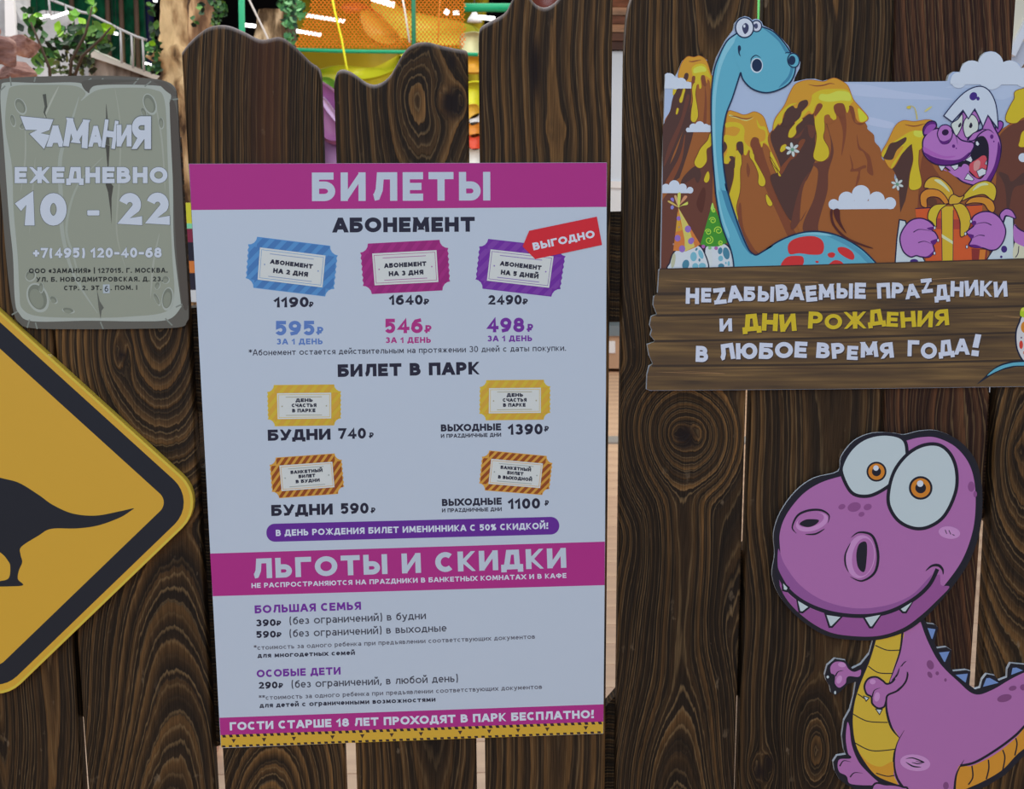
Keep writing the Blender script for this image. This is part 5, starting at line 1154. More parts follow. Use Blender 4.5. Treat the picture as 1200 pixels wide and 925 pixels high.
# blue long-neck (crop 760,0 s3.856 ; lower part crop 890,200 s7.06)
NV = (22, 40, 72); CY, CY2, CY3 = (84, 156, 184), (58, 120, 156), (116, 176, 200)
def A2(x, y): return (760 + x / 3.856, y / 3.856)
def B2_(x, y): return (890 + x / 7.06, 200 + y / 7.06)
def H2(x, y): return (775 + x / 8.41, 215 + y / 8.41)
neck = [A2(415, 330), A2(380, 440), A2(350, 520), A2(335, 620), A2(338, 740), A2(355, 860), H2(632, 10), H2(680, 170), H2(740, 360), H2(800, 520), H2(860, 650), H2(905, 695), H2(940, 705), H2(1000, 672), H2(1093, 615), B2_(60, 650), B2_(150, 590), B2_(260, 540), B2_(380, 508), B2_(500, 505), B2_(620, 528), B2_(740, 580), B2_(860, 660), B2_(965, 765),
        (1028, 312), (1028, 312), (852, 318), (852, 318), H2(715, 830), H2(712, 780), H2(690, 680), H2(640, 560), H2(590, 400), H2(560, 260), H2(535, 100), A2(302, 860), A2(290, 700), A2(284, 560), A2(284, 430), A2(296, 320), A2(320, 250), A2(355, 185), A2(390, 145), A2(440, 120), A2(500, 118), A2(560, 140), A2(610, 190), A2(650, 250), A2(665, 310), A2(640, 370), A2(590, 405), A2(530, 418), A2(470, 400), A2(430, 360), A2(416, 332), A2(416, 332)]
# body and head as two overlapping fills so that the print stays clean
body = neck[:33]
bodyp = [A2(415, 330), A2(380, 440), A2(350, 520), A2(335, 620), A2(338, 740), A2(355, 860), H2(632, 10), H2(680, 170), H2(740, 360), H2(800, 520), H2(860, 650), H2(905, 695), H2(940, 705), H2(1000, 672), H2(1093, 615), B2_(60, 650), B2_(150, 590), B2_(260, 540), B2_(380, 508), B2_(500, 505), B2_(620, 528), B2_(740, 580), B2_(860, 660), B2_(965, 765), (1027, 309), (1027, 309), (860, 318), (860, 318), H2(715, 830), H2(705, 740), H2(680, 640), H2(640, 540), H2(590, 400), H2(560, 260), H2(535, 100), A2(302, 860), A2(290, 700), A2(284, 560), A2(284, 430), A2(296, 320), A2(320, 250), A2(355, 185), A2(400, 150), A2(460, 170), A2(470, 260)]
B.begin('blue_dinosaur').frame(0, 0, 1)
B.poly(bodyp, CY)
B.poly([A2(415, 322), A2(386, 430), A2(356, 510), A2(340, 620), A2(342, 740), A2(358, 860), H2(640, 30), H2(690, 180), H2(748, 350), H2(806, 510), H2(866, 645), H2(905, 695), H2(870, 692), H2(800, 600), H2(730, 440), H2(650, 260), H2(590, 60), A2(330, 860), A2(312, 720), A2(314, 600), A2(330, 480), A2(366, 390), A2(402, 320)], CY2)
B.poly([A2(392, 150), A2(350, 200), A2(318, 280), A2(302, 360), A2(290, 450), A2(288, 600), A2(296, 740), A2(308, 860), H2(545, 80), H2(575, 260), H2(610, 400), H2(660, 540), H2(670, 500), H2(620, 360), H2(580, 200), H2(560, 60), A2(322, 860), A2(306, 700), A2(302, 560), A2(306, 430), A2(322, 330), A2(350, 250), A2(400, 170)], CY3)
B.poly([B2_(500, 512), B2_(620, 535), B2_(740, 590), B2_(860, 680), B2_(940, 760), B2_(890, 760), B2_(820, 690), B2_(720, 620), B2_(600, 560)], (72, 136, 168)); B.poly([B2_(300, 530), B2_(480, 512), B2_(600, 540), B2_(440, 530)], CY3)
B.line(bodyp[:24], 1.7, NV); B.line([(860, 319)] + bodyp[28:43], 1.7, NV)
hd = [A2(416, 326), A2(390, 260), A2(388, 190), A2(410, 150), A2(450, 125), A2(500, 118), A2(560, 140), A2(610, 190), A2(648, 250), A2(664, 310), A2(642, 370), A2(590, 405), A2(530, 419), A2(470, 402), A2(430, 364)]
B.begin('head', None, None)
B.poly(hd, CY); B.line(hd[5:] + [hd[0]], 1.7, NV)
B.poly([A2(630, 230), A2(655, 300), A2(636, 360), A2(590, 396), A2(600, 380), A2(630, 345), A2(642, 300)], CY2); B.poly([A2(520, 128), A2(570, 155), A2(610, 200), A2(636, 240), A2(618, 235), A2(590, 190), A2(550, 152)], CY2)
B.frame(760, 0, 3.856)
B.ell(655, 273, 26, 32, CY, -10, NV, 1.4); B.ell(648, 273, 16, 21, NV, 5); B.line([(618, 240), (630, 236), (640, 240)], 1, NV)
B.ell(489, 296, 28, 34, (176, 196, 214), 0); B.ell(490, 295, 23, 29, NV, 0); B.line([(463, 290), (465, 265), (485, 250), (508, 262)], 1.2, NV, taper=1)
B.poly([(404, 210), (414, 206), (418, 222), (412, 236), (416, 256), (406, 240)], NV)
B.begin('eye'); B.ell(488, 118, 23, 25, (178, 188, 210), 0, NV, 1.4); B.poly([(476, 112), (490, 106), (494, 122), (484, 130)], (60, 66, 100)); B.ell(434, 125, 41, 45, (186, 194, 216), 0, NV, 1.6); B.poly([(424, 118), (438, 104), (452, 116), (450, 140), (436, 154), (426, 138)], (52, 56, 90)); B.ell(433, 118, 5, 7, (186, 194, 216))
B.begin('red_spot').frame(890, 200, 7.06)
RD = (178, 48, 50)
for q in ([(236, 620), (280, 570), (370, 545), (460, 545), (520, 580), (534, 640), (510, 690), (430, 696), (330, 684), (250, 690)], [(186, 790), (186, 760), (230, 715), (300, 705), (356, 712), (368, 750), (358, 782), (358, 782), (270, 790)], [(565, 690), (600, 676), (626, 690), (612, 718), (576, 716)], [(648, 640), (700, 634), (760, 664), (786, 710), (770, 738), (720, 722), (660, 680)], [(580, 770), (620, 742), (668, 748), (692, 768), (692, 772), (580, 778)], [(462, 752), (478, 746), (492, 756), (476, 766)]): B.poly(q, RD)
B.begin('fern_stroke').poly([(588, 325), (606, 325), (606, 390), (640, 470), (740, 560), (940, 642), (850, 624), (700, 556), (610, 460), (586, 380)], (72, 36, 34)); B.poly([(615, 325), (660, 322), (672, 420), (720, 520), (660, 450), (622, 380)], (72, 36, 34))
# purple egg-hatted dinosaur with the present (crops g1 1070,90 s8.41 ; g2 1040,190 s7.11)
PP, PD, PO, PM = (156, 104, 178), (82, 30, 112), (34, 20, 66), (132, 72, 160)
EW = (172, 190, 204)
B.begin('egg_shell').frame(1040, 190, 7.11)
B.fo([(64, 840), (78, 640), (100, 480), (150, 490), (150, 490), (180, 600), (320, 840)], EW, (24, 26, 52), 1.5, False); B.ell(222, 826, 34, 18, (58, 38, 110)); B.begin('egg_shell'); B.fo([(826, 815), (900, 700), (985, 450), (1050, 450), (1056, 815)], EW, (24, 26, 52), 1.5, False)
B.ell(972, 726, 25, 29, (58, 38, 110)); B.ell(948, 790, 10, 11, (58, 38, 110))
B.begin('purple_dinosaur', label='printed purple dinosaur with egg hat').frame(1040, 190, 7.11)
B.fo([(936, 440), (980, 392), (1030, 400), (1060, 440), (1066, 470), (1010, 450), (980, 450), (960, 500)], PP, PO, 1.2); B.poly([(1058, 520), (1140, 580), (1400, 640), (1400, 760), (1200, 740), (1138, 712), (1058, 660)], PP); B.line([(1062, 524), (1138, 580), (1380, 640)], 1.5, PO)
B.poly([(1058, 680), (1100, 690), (1200, 740), (1200, 812), (1056, 812)], (196, 186, 168)); B.line([(1095, 700), (1088, 760), (1066, 795)], 1, PO)
B.frame(1070, 90, 8.41)
B.fo([(840, 440), (885, 450), (880, 500), (830, 560), (810, 520)], PM, PO, 1.3)
B.fo([(540, 620), (580, 560), (680, 515), (690, 420), (740, 380), (800, 500), (850, 600), (868, 700), (850, 820), (800, 960), (740, 1060), (640, 1076), (500, 1040), (420, 980), (330, 900), (250, 860), (250, 700), (400, 500), (490, 350), (600, 330), (660, 440)], PP, PO, 1.6)
B.poly([(860, 700), (850, 820), (800, 960), (740, 1050), (700, 1060), (790, 900), (826, 760), (840, 640)], PD)
# open mouth
B.poly([(604, 640), (650, 590), (700, 590), (738, 650), (748, 740), (738, 880), (712, 960), (660, 1010), (590, 980), (540, 930), (470, 890), (240, 870), (240, 850), (500, 830), (580, 740)], (28, 24, 40))
B.poly([(250, 880), (330, 930), (450, 910), (500, 860), (548, 880), (548, 940), (480, 990), (420, 985), (340, 930)], PP)
B.poly([(560, 860), (620, 820), (690, 776), (724, 800), (726, 880), (700, 960), (640, 1000), (590, 960), (556, 920)], (178, 70, 86)); B.poly([(600, 850), (640, 820), (664, 850), (640, 920), (600, 920)], (206, 130, 134))
for q in ([(246, 868), (320, 880), (292, 924), (276, 926)], [(372, 880), (446, 862), (444, 900), (410, 922)], [(514, 820), (570, 780), (586, 820), (574, 846)], [(616, 640), (636, 632), (656, 664), (640, 684), (618, 672)], [(720, 830), (726, 822), (728, 870), (708, 862)], [(626, 930), (680, 900), (722, 920), (714, 960), (650, 990)], [(505, 1010), (540, 950), (600, 1010), (585, 1026)]): B.poly(q, (184, 200, 206), False); B.line(q, .7, PO, False, True)
B.begin('muzzle').frame(1070, 90, 8.41)
B.fo([(100, 560), (104, 500), (150, 446), (210, 440), (232, 480), (200, 540), (130, 590)], PD, PO, 1.4)
B.fo([(95, 700), (100, 620), (150, 550), (240, 510), (380, 540), (470, 620), (540, 640), (590, 650), (600, 690), (560, 760), (480, 830), (380, 868), (270, 872), (180, 840), (110, 770)], PP, PO, 1.6)
B.poly([(105, 745), (200, 790), (330, 820), (460, 812), (560, 740), (500, 820), (380, 862), (270, 866), (180, 832)], PD); B.poly([(104, 690), (180, 730), (300, 780), (420, 780), (330, 806), (200, 780), (110, 742)], (150, 88, 170))
B.poly([(110, 560), (130, 500), (170, 470), (215, 470), (218, 500), (150, 560)], PM)
B.fo([(240, 560), (270, 490), (330, 474), (380, 510), (386, 580), (350, 650), (290, 660), (258, 620)], PP, PO, 1.2); B.poly([(258, 620), (300, 636), (350, 620), (370, 600), (340, 656), (286, 664)], PD); B.ell(318, 548, 34, 30, (40, 18, 58), -20)
B.line([(378, 530), (420, 580), (440, 670)], 1.2, PO, taper=2); B.ell(400, 684, 15, 17, PD); B.ell(426, 706, 6, 7, PD); B.ell(776, 590, 17, 22, PD); B.ell(796, 638, 7, 8, PD)
B.line([(540, 610), (560, 632), (610, 620), (660, 560), (740, 520), (800, 560)], 1.4, PO, taper=1); B.line([(540, 620), (580, 566), (660, 520), (740, 522)], 1.2, PO, taper=1)
B.begin('eye').fo([(495, 480), (512, 420), (560, 380), (600, 380), (640, 440), (640, 520), (590, 560), (530, 600), (500, 540)], (184, 204, 196), PO, 1.0); B.poly([(552, 490), (570, 450), (586, 480), (570, 506)], (34, 30, 50))
B.fo([(378, 465), (440, 420), (486, 370), (482, 480), (430, 580), (396, 530)], (184, 204, 196), PO, 1.0); B.poly([(446, 480), (470, 450), (474, 480), (452, 500)], (34, 30, 50))
B.begin('egg_hat').fo([(302, 384), (400, 260), (500, 160), (600, 104), (690, 98), (760, 150), (810, 250), (832, 380), (838, 512), (838, 512), (838, 512), (790, 450), (738, 380), (738, 380), (690, 492), (690, 492), (650, 400), (608, 316), (608, 316), (545, 415), (545, 415), (492, 330), (492, 330), (386, 446), (386, 446), (386, 446), (302, 384), (302, 384)], (174, 190, 212), (30, 34, 74), 1.3, n=4)
B.ell(594, 192, 36, 42, (58, 38, 120), 30); B.ell(640, 215, 16, 19, (58, 38, 120))
# present
B.begin('present').frame(1040, 190, 7.11)
OR, OR2, RB = (186, 82, 42), (150, 60, 50), (206, 158, 46)
B.poly([(232, 388), (790, 355), (790, 460), (768, 816), (320, 824), (300, 500), (240, 470)], OR, False); B.poly([(410, 470), (620, 480), (760, 440), (760, 520), (640, 560), (410, 560)], OR2, False); B.line([(232, 388), (790, 355)], 1.1, PO, False)
B.poly([(700, 720), (830, 730), (826, 815), (704, 816)], (120, 46, 44), False); B.poly([(770, 730), (820, 730), (810, 815), (762, 815)], (196, 110, 46), False)
B.poly([(450, 370), (548, 368), (546, 820), (456, 822)], RB, False); B.line([(450, 400), (456, 820)], .8, PO, False); B.line([(548, 400), (546, 818)], .8, PO, False); B.poly([(452, 600), (545, 660), (545, 685), (454, 630)], (204, 200, 160), False)
for q, c in (([(306, 210), (320, 160), (370, 124), (440, 134), (510, 190), (550, 260), (530, 340), (480, 300), (420, 250), (340, 220)], (216, 150, 48)), ([(275, 340), (276, 270), (330, 226), (420, 232), (480, 280), (510, 340), (480, 350), (430, 300), (370, 290), (330, 310), (330, 376), (290, 370)], (206, 120, 44)),
             ([(600, 330), (640, 270), (720, 190), (810, 156), (880, 180), (908, 240), (890, 320), (860, 310), (800, 270), (700, 290)], (212, 164, 48)), ([(650, 350), (700, 300), (800, 290), (870, 320), (896, 380), (880, 420), (840, 400), (800, 350), (720, 340)], (208, 126, 44)),
             ([(336, 470), (350, 400), (400, 356), (480, 350), (500, 350), (440, 400), (410, 470), (405, 540), (370, 500)], (208, 166, 48)), ([(548, 350), (630, 352), (680, 420), (694, 500), (660, 590), (610, 620), (605, 500), (580, 420)], (206, 158, 48)), ([(515, 350), (516, 300), (550, 270), (600, 290), (640, 280), (600, 340), (560, 350)], (214, 150, 50))): B.fo(q, c, (60, 30, 40), 1.1)
B.poly([(390, 150), (440, 150), (500, 210), (516, 250), (460, 200)], (226, 206, 160)); B.poly([(750, 190), (810, 172), (840, 190), (780, 200), (710, 240)], (226, 206, 150)); B.ell(372, 332, 40, 34, (84, 54, 40))
B.begin('hand').frame(1040, 190, 7.11)
def paw(q, lines, claws, shade):
    B.fo(q, PP, PO, 1.5)
    for s_ in shade: B.poly(s_, PD)
    for l in lines: B.line(l, 1.1, PO, taper=2)
    for x, y in claws: B.ell(x, y, 9, 14, (190, 200, 210), 0, PO, .6)
paw([(104, 640), (130, 560), (190, 490), (270, 468), (340, 490), (390, 540), (370, 566), (400, 590), (420, 640), (380, 680), (390, 740), (350, 790), (280, 790), (240, 780), (190, 790), (130, 740)], [[(216, 585), (260, 562), (320, 566), (370, 580)], [(256, 672), (310, 660), (370, 684)]], [(394, 548), (422, 652), (392, 760)], [[(330, 550), (390, 540), (376, 566), (350, 566)], [(360, 660), (420, 640), (400, 680), (380, 690)], [(340, 780), (386, 740), (360, 786), (300, 792)]])
B.begin('hand'); paw([(700, 500), (720, 450), (790, 415), (870, 420), (940, 470), (984, 560), (970, 650), (920, 720), (860, 735), (790, 715), (720, 710), (680, 690), (700, 640), (668, 600), (660, 580), (720, 530)], [[(866, 526), (820, 505), (760, 510), (720, 530)], [(810, 614), (760, 610), (700, 640)]], [(696, 494), (650, 598), (662, 706)], [[(700, 500), (730, 490), (740, 510), (718, 530)], [(668, 600), (720, 610), (700, 640)], [(680, 690), (740, 690), (790, 715), (720, 712)]])
# caption panel painted like four planks
B.clip = None
B.begin('caption_panel', label='printed brown plank panel').frame(0, 0, 1)
wp, nt, bs = nodes('printed_plank_brown')
tc = nt.nodes.new('ShaderNodeTexCoord'); f = noise(nt, 12, 3, tc.outputs['Object'], (.45, 1, 6)); f2 = noise(nt, 34, 3, tc.outputs['Object'], (.18, 1, 6))
c_ = mix(nt, ramp(nt, f2, [(.45, (0, 0, 0)), (.62, (1, 1, 1))]), ramp(nt, f, [(.34, alb((58, 47, 36))), (.46, alb((84, 67, 44))), (.6, alb((106, 85, 54))), (.75, alb((124, 101, 64)))]), alb((76, 60, 42)))
link(nt, c_, bs.inputs['Base Color']); bs.inputs['Roughness'].default_value = .42; bs.inputs['Specular IOR Level'].default_value = .3
seams = [(315, 304), (345, 331), (370, 358), (400, 389), (429, 422), (458, 451)]
jl = [[(774.2, 315), (772.4, 317), (770.9, 343)], [(766.4, 347.6), (765.6, 357.6), (770, 368.5)], [(763.4, 371), (761.4, 381), (764, 386.8), (762.2, 393), (768, 400.4)], [(758.6, 404), (760.6, 416), (765.2, 426.6)], [(761, 429.4), (758.4, 439), (757.8, 456.2), (762, 457.6)]]
capo = []
for j in jl: capo += j
capo += [(980, 456), (1200, 453), (1299, 451.8), (1299, 300), (1200, 303.2), (1100, 306.4), (950, 311)]
B.poly(capo, wp, False)
B.begin('plank_shadow_line')
for i, (yl, yr) in enumerate(seams[1:5]):
    x0 = [771, 769, 767, 764][i]
    B.line([(x0, yl), (880, yl + (yr - yl) * .25 + 1), (980, yl + (yr - yl) * .5 + 1.5), (1100, yl + (yr - yl) * .78 + 1), (1298, yr - 2)], 2.6, (54, 44, 36))
    B.line([(x0 + 4, yl + 6), (900, yl + (yr - yl) * .3 + 5), (1040, yl + (yr - yl) * .6 + 7), (1298, yr + 4)], 1.3, (72, 56, 42), taper=1)
B.line([(773, 315.5), (950, 311), (1100, 306.6), (1299, 300.4)], 1.4, (58, 44, 36), False)
B.begin('grain_highlight')
for q in ([(778, 328), (800, 330), (850, 331), (795, 326)], [(872, 329), (900, 331), (960, 331), (905, 328)], [(1165, 370), (1180, 370.5), (1200, 373), (1172, 371.6)], [(768, 436), (800, 437), (850, 438), (790, 434.6)], [(1060, 331), (1100, 327), (1140, 325)]): B.line(q, .7, (132, 104, 72), taper=1)
# caption
B.flush(); YEL = (198, 164, 40); CW = (178, 190, 216); SH = (58, 46, 42)
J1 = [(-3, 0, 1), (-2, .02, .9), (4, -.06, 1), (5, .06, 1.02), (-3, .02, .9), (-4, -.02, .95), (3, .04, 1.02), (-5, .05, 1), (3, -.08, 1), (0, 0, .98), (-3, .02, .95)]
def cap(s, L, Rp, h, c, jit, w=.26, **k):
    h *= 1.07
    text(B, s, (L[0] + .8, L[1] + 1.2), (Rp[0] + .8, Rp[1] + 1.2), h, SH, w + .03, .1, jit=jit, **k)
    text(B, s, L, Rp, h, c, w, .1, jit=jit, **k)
cap('НЕЗАБЫВАЕМЫЕ'.replace('З', 'Z'), (804, 356.5), (1015, 350), 17.5, CW, J1); cap('ПРАZДНИКИ', (1028, 350), (1180.5, 348), 17, CW, [(2, 0), (-4, 0, 1.0), (6, -.06, .95), (5, .28, .92), (4, -.16, 1), (-3, .05, 1), (4, .1, 1), (-3, .05, 1), (3, 0, 1)])
cap('И', (843.5, 388.6), (858, 388.2), 14, CW, None); cap('ДНИ', (870, 388.6), (933, 388), 19, YEL, [(5, 0), (-3, .02), (4, -.02)], .26); cap('РОЖДЕНИЯ', (948, 386), (1112, 382.4), 17.6, YEL, [(-4, .05, 1.06), (3, -.06, .95), (0, 0, 1.05), (7, .14, 1), (-4, 0, .92), (3, -.02, 1), (-4, -.02, 1), (3, .05, 1)], .24)
cap('В', (815.5, 424.5), (830, 424.3), 17.5, CW, [(-3, 0)]); cap('ЛЮБОЕ', (842, 422), (946, 420), 17.6, CW, [(8, 0), (0, .02), (-4, 0), (6, .04), (-4, .04)]); cap('ВРЕМЯ', (957, 421), (1047, 419.4), 17, CW, [(-5, .05), (3, .02), (-4, -.14, .9), (2, .06), (5, -.02)]); cap('ГОДА', (1064, 419.4), (1136, 417.4), 17.6, CW, [(-3, .08), (3, -.1), (5, .04), (-2, .1)]); cap('!', (1140, 418.6), (1148.6, 418.4), 24, CW, [(-8, .04)], .26)
# egg and blue tail printed at the lower right (crop 1140,340 s7.7)
B.begin('spotted_egg').frame(1140, 340, 7.7)
B.fo([(452, 230), (420, 290), (392, 370), (390, 470), (410, 560), (470, 650), (600, 680), (720, 600), (740, 430), (680, 290), (580, 220)], (190, 186, 196), (22, 28, 52), 1.8)
B.ell(470, 336, 36, 52, (206, 120, 44)); B.ell(436, 494, 17, 38, (196, 60, 50)); B.ell(438, 430, 8, 8, (110, 90, 110)); B.ell(478, 566, 24, 22, (210, 110, 90)); B.ell(580, 440, 50, 60, (206, 120, 44))
B.poly([(440, 165), (500, 160), (560, 200), (500, 250), (430, 232)], (150, 180, 40)); B.poly([(440, 168), (470, 160), (462, 190), (440, 190)], (206, 190, 70))
B.begin('blue_tail').poly([(40, 850), (100, 790), (200, 700), (300, 655), (462, 634), (900, 630), (900, 720), (462, 692), (330, 706), (220, 742), (120, 800)], (28, 34, 50)); B.poly([(130, 774), (200, 712), (310, 668), (462, 650), (900, 650), (900, 700), (462, 682), (320, 694), (210, 736)], CY)
B.flush()

# ---- cut-out purple dinosaur
YP = -0.0056
pr = empty('purple_dinosaur_cutout', P(1050, 925, YP), 'big purple cartoon dinosaur cutout board grinning below the birthday sign', 'cutout')
def p1(x, y): return (880 + x / 3.303, 480 + y / 3.303)
def q1(x, y): return (920 + x / 3.936, 690 + y / 3.936)
head = [p1(100, 560), p1(96, 480), p1(122, 400), p1(180, 320), p1(250, 270), p1(340, 245), p1(352, 190), p1(400, 130), p1(470, 100), p1(550, 100), p1(590, 106), p1(650, 92), p1(720, 92), p1(800, 130), p1(860, 200), p1(884, 290), p1(886, 400), p1(870, 500), p1(830, 600), p1(760, 700), p1(680, 790), p1(600, 850), p1(500, 882), p1(400, 884), p1(290, 866), p1(190, 800), p1(120, 720), p1(90, 640)]
headc = [(x + (x - 1022) * .022, y + (y - 625) * .022) for x, y in catmull(head, True, 4)]
bodyo = [q1(410, 220), q1(404, 250), q1(390, 300), q1(350, 350), q1(310, 370), q1(280, 332), q1(230, 324), q1(195, 355), q1(183, 400), q1(190, 425), q1(206, 450), q1(212, 480), q1(232, 492), q1(250, 480), q1(290, 440), q1(326, 430), q1(316, 500), q1(300, 560), q1(272, 610), q1(262, 680), q1(270, 740), q1(280, 766), q1(240, 772), q1(222, 800), q1(228, 840), q1(250, 880), q1(284, 905), q1(320, 925), q1(400, 960), q1(400, 1250), q1(800, 1250), q1(845, 948), q1(930, 912), q1(1015, 860), q1(1110, 764), q1(1250, 690), q1(1420, 580), q1(1420, 200),
         q1(1180, 330), q1(1110, 352), q1(1040, 345), q1(1026, 372), q1(1024, 410), q1(985, 425), q1(968, 402), q1(930, 395), q1(910, 420), q1(900, 458), q1(876, 465), q1(850, 445), q1(856, 382), q1(835, 376), q1(775, 382), q1(762, 360), q1(768, 285), q1(745, 270), q1(700, 276), q1(690, 250), q1(706, 180), q1(690, 166), q1(655, 162), q1(640, 140)]
bodyo = [q1(410, 190)] + bodyo + [q1(600, 60), q1(480, 100)]
LE = col((196, 206, 210), .4)
board('body_board', bodyo, YP, .005, col((30, 30, 38)), LE, pr)
board('head_board', headc, YP - .0032, .003, col((30, 30, 38)), LE, pr)
K = (28, 28, 40); PU = (150, 98, 158); PUd = (130, 76, 138); PUl = (172, 128, 184); EYW = (166, 184, 196)
Q = Art(pr, YP); Q.begin('body').frame(920, 690, 3.936)
YE, YEd = (186, 158, 54), (190, 134, 44)
Q.poly([(540, 190), (620, 155), (632, 170), (680, 270), (760, 380), (830, 440), (875, 478), (950, 462), (1040, 410), (1130, 370), (1420, 250), (1420, 540), (1300, 600), (1090, 745), (990, 850), (820, 925), (790, 1250), (560, 1250), (500, 925), (500, 860), (510, 740), (520, 690), (480, 620), (466, 540), (474, 490), (490, 400), (520, 300)], PU)
Q.begin('belly').poly([(418, 240), (540, 200), (536, 260), (510, 340), (490, 400), (470, 470), (470, 560), (490, 630), (524, 690), (500, 760), (498, 850), (520, 905), (470, 895), (400, 850), (340, 780), (312, 690), (306, 600), (320, 520), (350, 430), (390, 320)], YE)
Q.poly([(330, 740), (380, 800), (440, 822), (498, 800), (502, 870), (522, 908), (460, 892), (390, 840), (350, 790)], YEd)
for l in ([(416, 262), (470, 284), (528, 284)], [(384, 358), (430, 388), (494, 392)], [(312, 578), (380, 612), (474, 618)], [(322, 712), (400, 748), (506, 742)], [(420, 852), (470, 866), (505, 862)], [(334, 486), (350, 496), (366, 508)]): Q.line(l, 1.2, K)
Q.line([(412, 240), (385, 330), (340, 440), (314, 530), (306, 620), (320, 720), (360, 800), (420, 870), (520, 912), (570, 930)], 3.3, K); Q.line([(542, 200), (530, 290), (500, 380), (485, 420)], 2.6, K, taper=2)
Q.line([(632, 150), (665, 240), (720, 340), (800, 420), (875, 480), (950, 462), (1040, 410), (1130, 368), (1420, 250)], 3.8, K)
Q.line([(470, 490), (468, 560), (490, 640), (528, 690)], 2.8, K, taper=1)
Q.begin('thigh').line([(550, 654), (515, 720), (503, 800), (515, 870), (545, 920), (570, 960)], 3.6, K, taper=3); Q.ell(600, 804, 70, 38, PUl, 8); Q.line([(556, 786), (590, 782), (640, 802), (600, 796)], 1.5, K, taper=1); Q.line([(556, 800), (590, 820), (628, 824)], 1.7, K, taper=1); Q.line([(584, 802), (610, 808), (636, 806)], 1.3, K, taper=1)
Q.begin('tail').poly([(800, 822), (860, 818), (960, 770), (1040, 710), (1090, 660), (1160, 560), (1300, 480), (1420, 440), (1420, 540), (1300, 610), (1102, 742), (1000, 840), (900, 900), (840, 925), (790, 930)], (190, 128, 44)); Q.line([(780, 960), (790, 860), (826, 790)], 3.3, K, taper=2); Q.line([(808, 818), (880, 800), (980, 740), (1060, 680), (1100, 640), (1200, 540), (1400, 440)], 2.8, K); Q.line([(830, 935), (920, 895), (1010, 840), (1100, 750), (1250, 660), (1420, 560)], 3.8, K)
for l in ([(862, 818), (866, 870), (846, 905)], [(938, 790), (940, 830), (928, 880)], [(1004, 745), (1014, 780), (1004, 838)], [(1064, 690), (1070, 720), (1060, 770)]): Q.line(l, 1.6, K)
SP = (98, 128, 184)
for q in ([(652, 178), (700, 184), (682, 240), (672, 234)], [(704, 292), (764, 286), (740, 345), (730, 340)], [(780, 396), (848, 388), (836, 440), (828, 436)], [(908, 458), (925, 410), (945, 408), (992, 436)], [(1038, 404), (1046, 362), (1068, 360), (1104, 378)]): Q.begin('spike'); Q.fo(q, SP, K, 2.2, False)
for q in ([(1150, 356), (1170, 320), (1220, 340)], [(1270, 300), (1290, 262), (1340, 280)]): Q.begin('spike'); Q.fo(q, SP, K, 2.2, False)
SPT = (112, 66, 116)
for x, y, rx, ry, ro in ((670, 352, 16, 22, -20), (668, 398, 10, 16, -30), (702, 391, 8, 9, 0), (740, 422, 6, 8, 0), (1012, 506, 34, 17, -14), (1050, 460, 18, 11, -15), (1098, 456, 14, 14, 0), (742, 910, 13, 18, 0)): Q.begin('spot'); Q.ell(x, y, rx, ry, SPT, ro)
Q.begin('arm').fo([(352, 370), (320, 380), (296, 368), (275, 338), (232, 334), (206, 358), (208, 392), (226, 404), (226, 440), (250, 462), (282, 440), (292, 410), (335, 412), (352, 400)], PU, K, 2.2)
Q.ell(262, 352, 18, 11, PUl, 10); Q.ell(250, 420, 12, 20, PUl, 20); Q.line([(232, 404), (245, 384), (270, 378)], 1.7, K, taper=2); Q.ell(197, 408, 8, 9, EYW, 0, K, 1.2); Q.ell(231, 480, 7, 10, EYW, 0, K, 1.2)
Q.begin('arm').fo([(566, 385), (556, 430), (520, 470), (474, 492), (466, 520), (456, 546), (428, 552), (402, 530), (398, 500), (376, 486), (366, 450), (384, 416), (420, 408), (450, 425), (470, 440), (500, 425), (534, 365), (560, 340)], PU, K, 2.2); Q.poly([(540, 360), (575, 330), (590, 380), (572, 400), (566, 386)], PU); Q.poly([(508, 415), (534, 360), (560, 380), (540, 420)], PU); Q.line([(528, 366), (516, 400), (492, 424)], 1.8, K, taper=1); Q.line([(568, 384), (556, 432), (520, 470)], 2.6, K, taper=3)
Q.line([(402, 500), (412, 470), (440, 458)], 1.7, K, taper=2); Q.ell(404, 430, 14, 12, PUl); Q.ell(424, 500, 13, 22, PUl, 10); Q.fo([(362, 496), (388, 504), (374, 520)], EYW, K, 1.2, False); Q.fo([(418, 556), (448, 558), (436, 582)], EYW, K, 1.2, False)
Q.begin('leg').fo([(284, 615), (276, 690), (286, 760), (300, 780), (250, 784), (238, 815), (248, 850), (280, 868), (300, 905), (400, 912), (440, 900), (400, 860), (345, 800), (312, 720), (300, 630)], PU, K, 2.2); Q.line([(252, 820), (270, 795), (305, 800)], 1.7, K, taper=2); Q.line([(300, 870), (320, 850), (358, 852)], 1.7, K, taper=2)
Q.begin('foot').fo([(400, 925), (470, 905), (540, 915), (570, 950), (560, 1200), (400, 1200)], PU, K, 2.2); Q.flush()
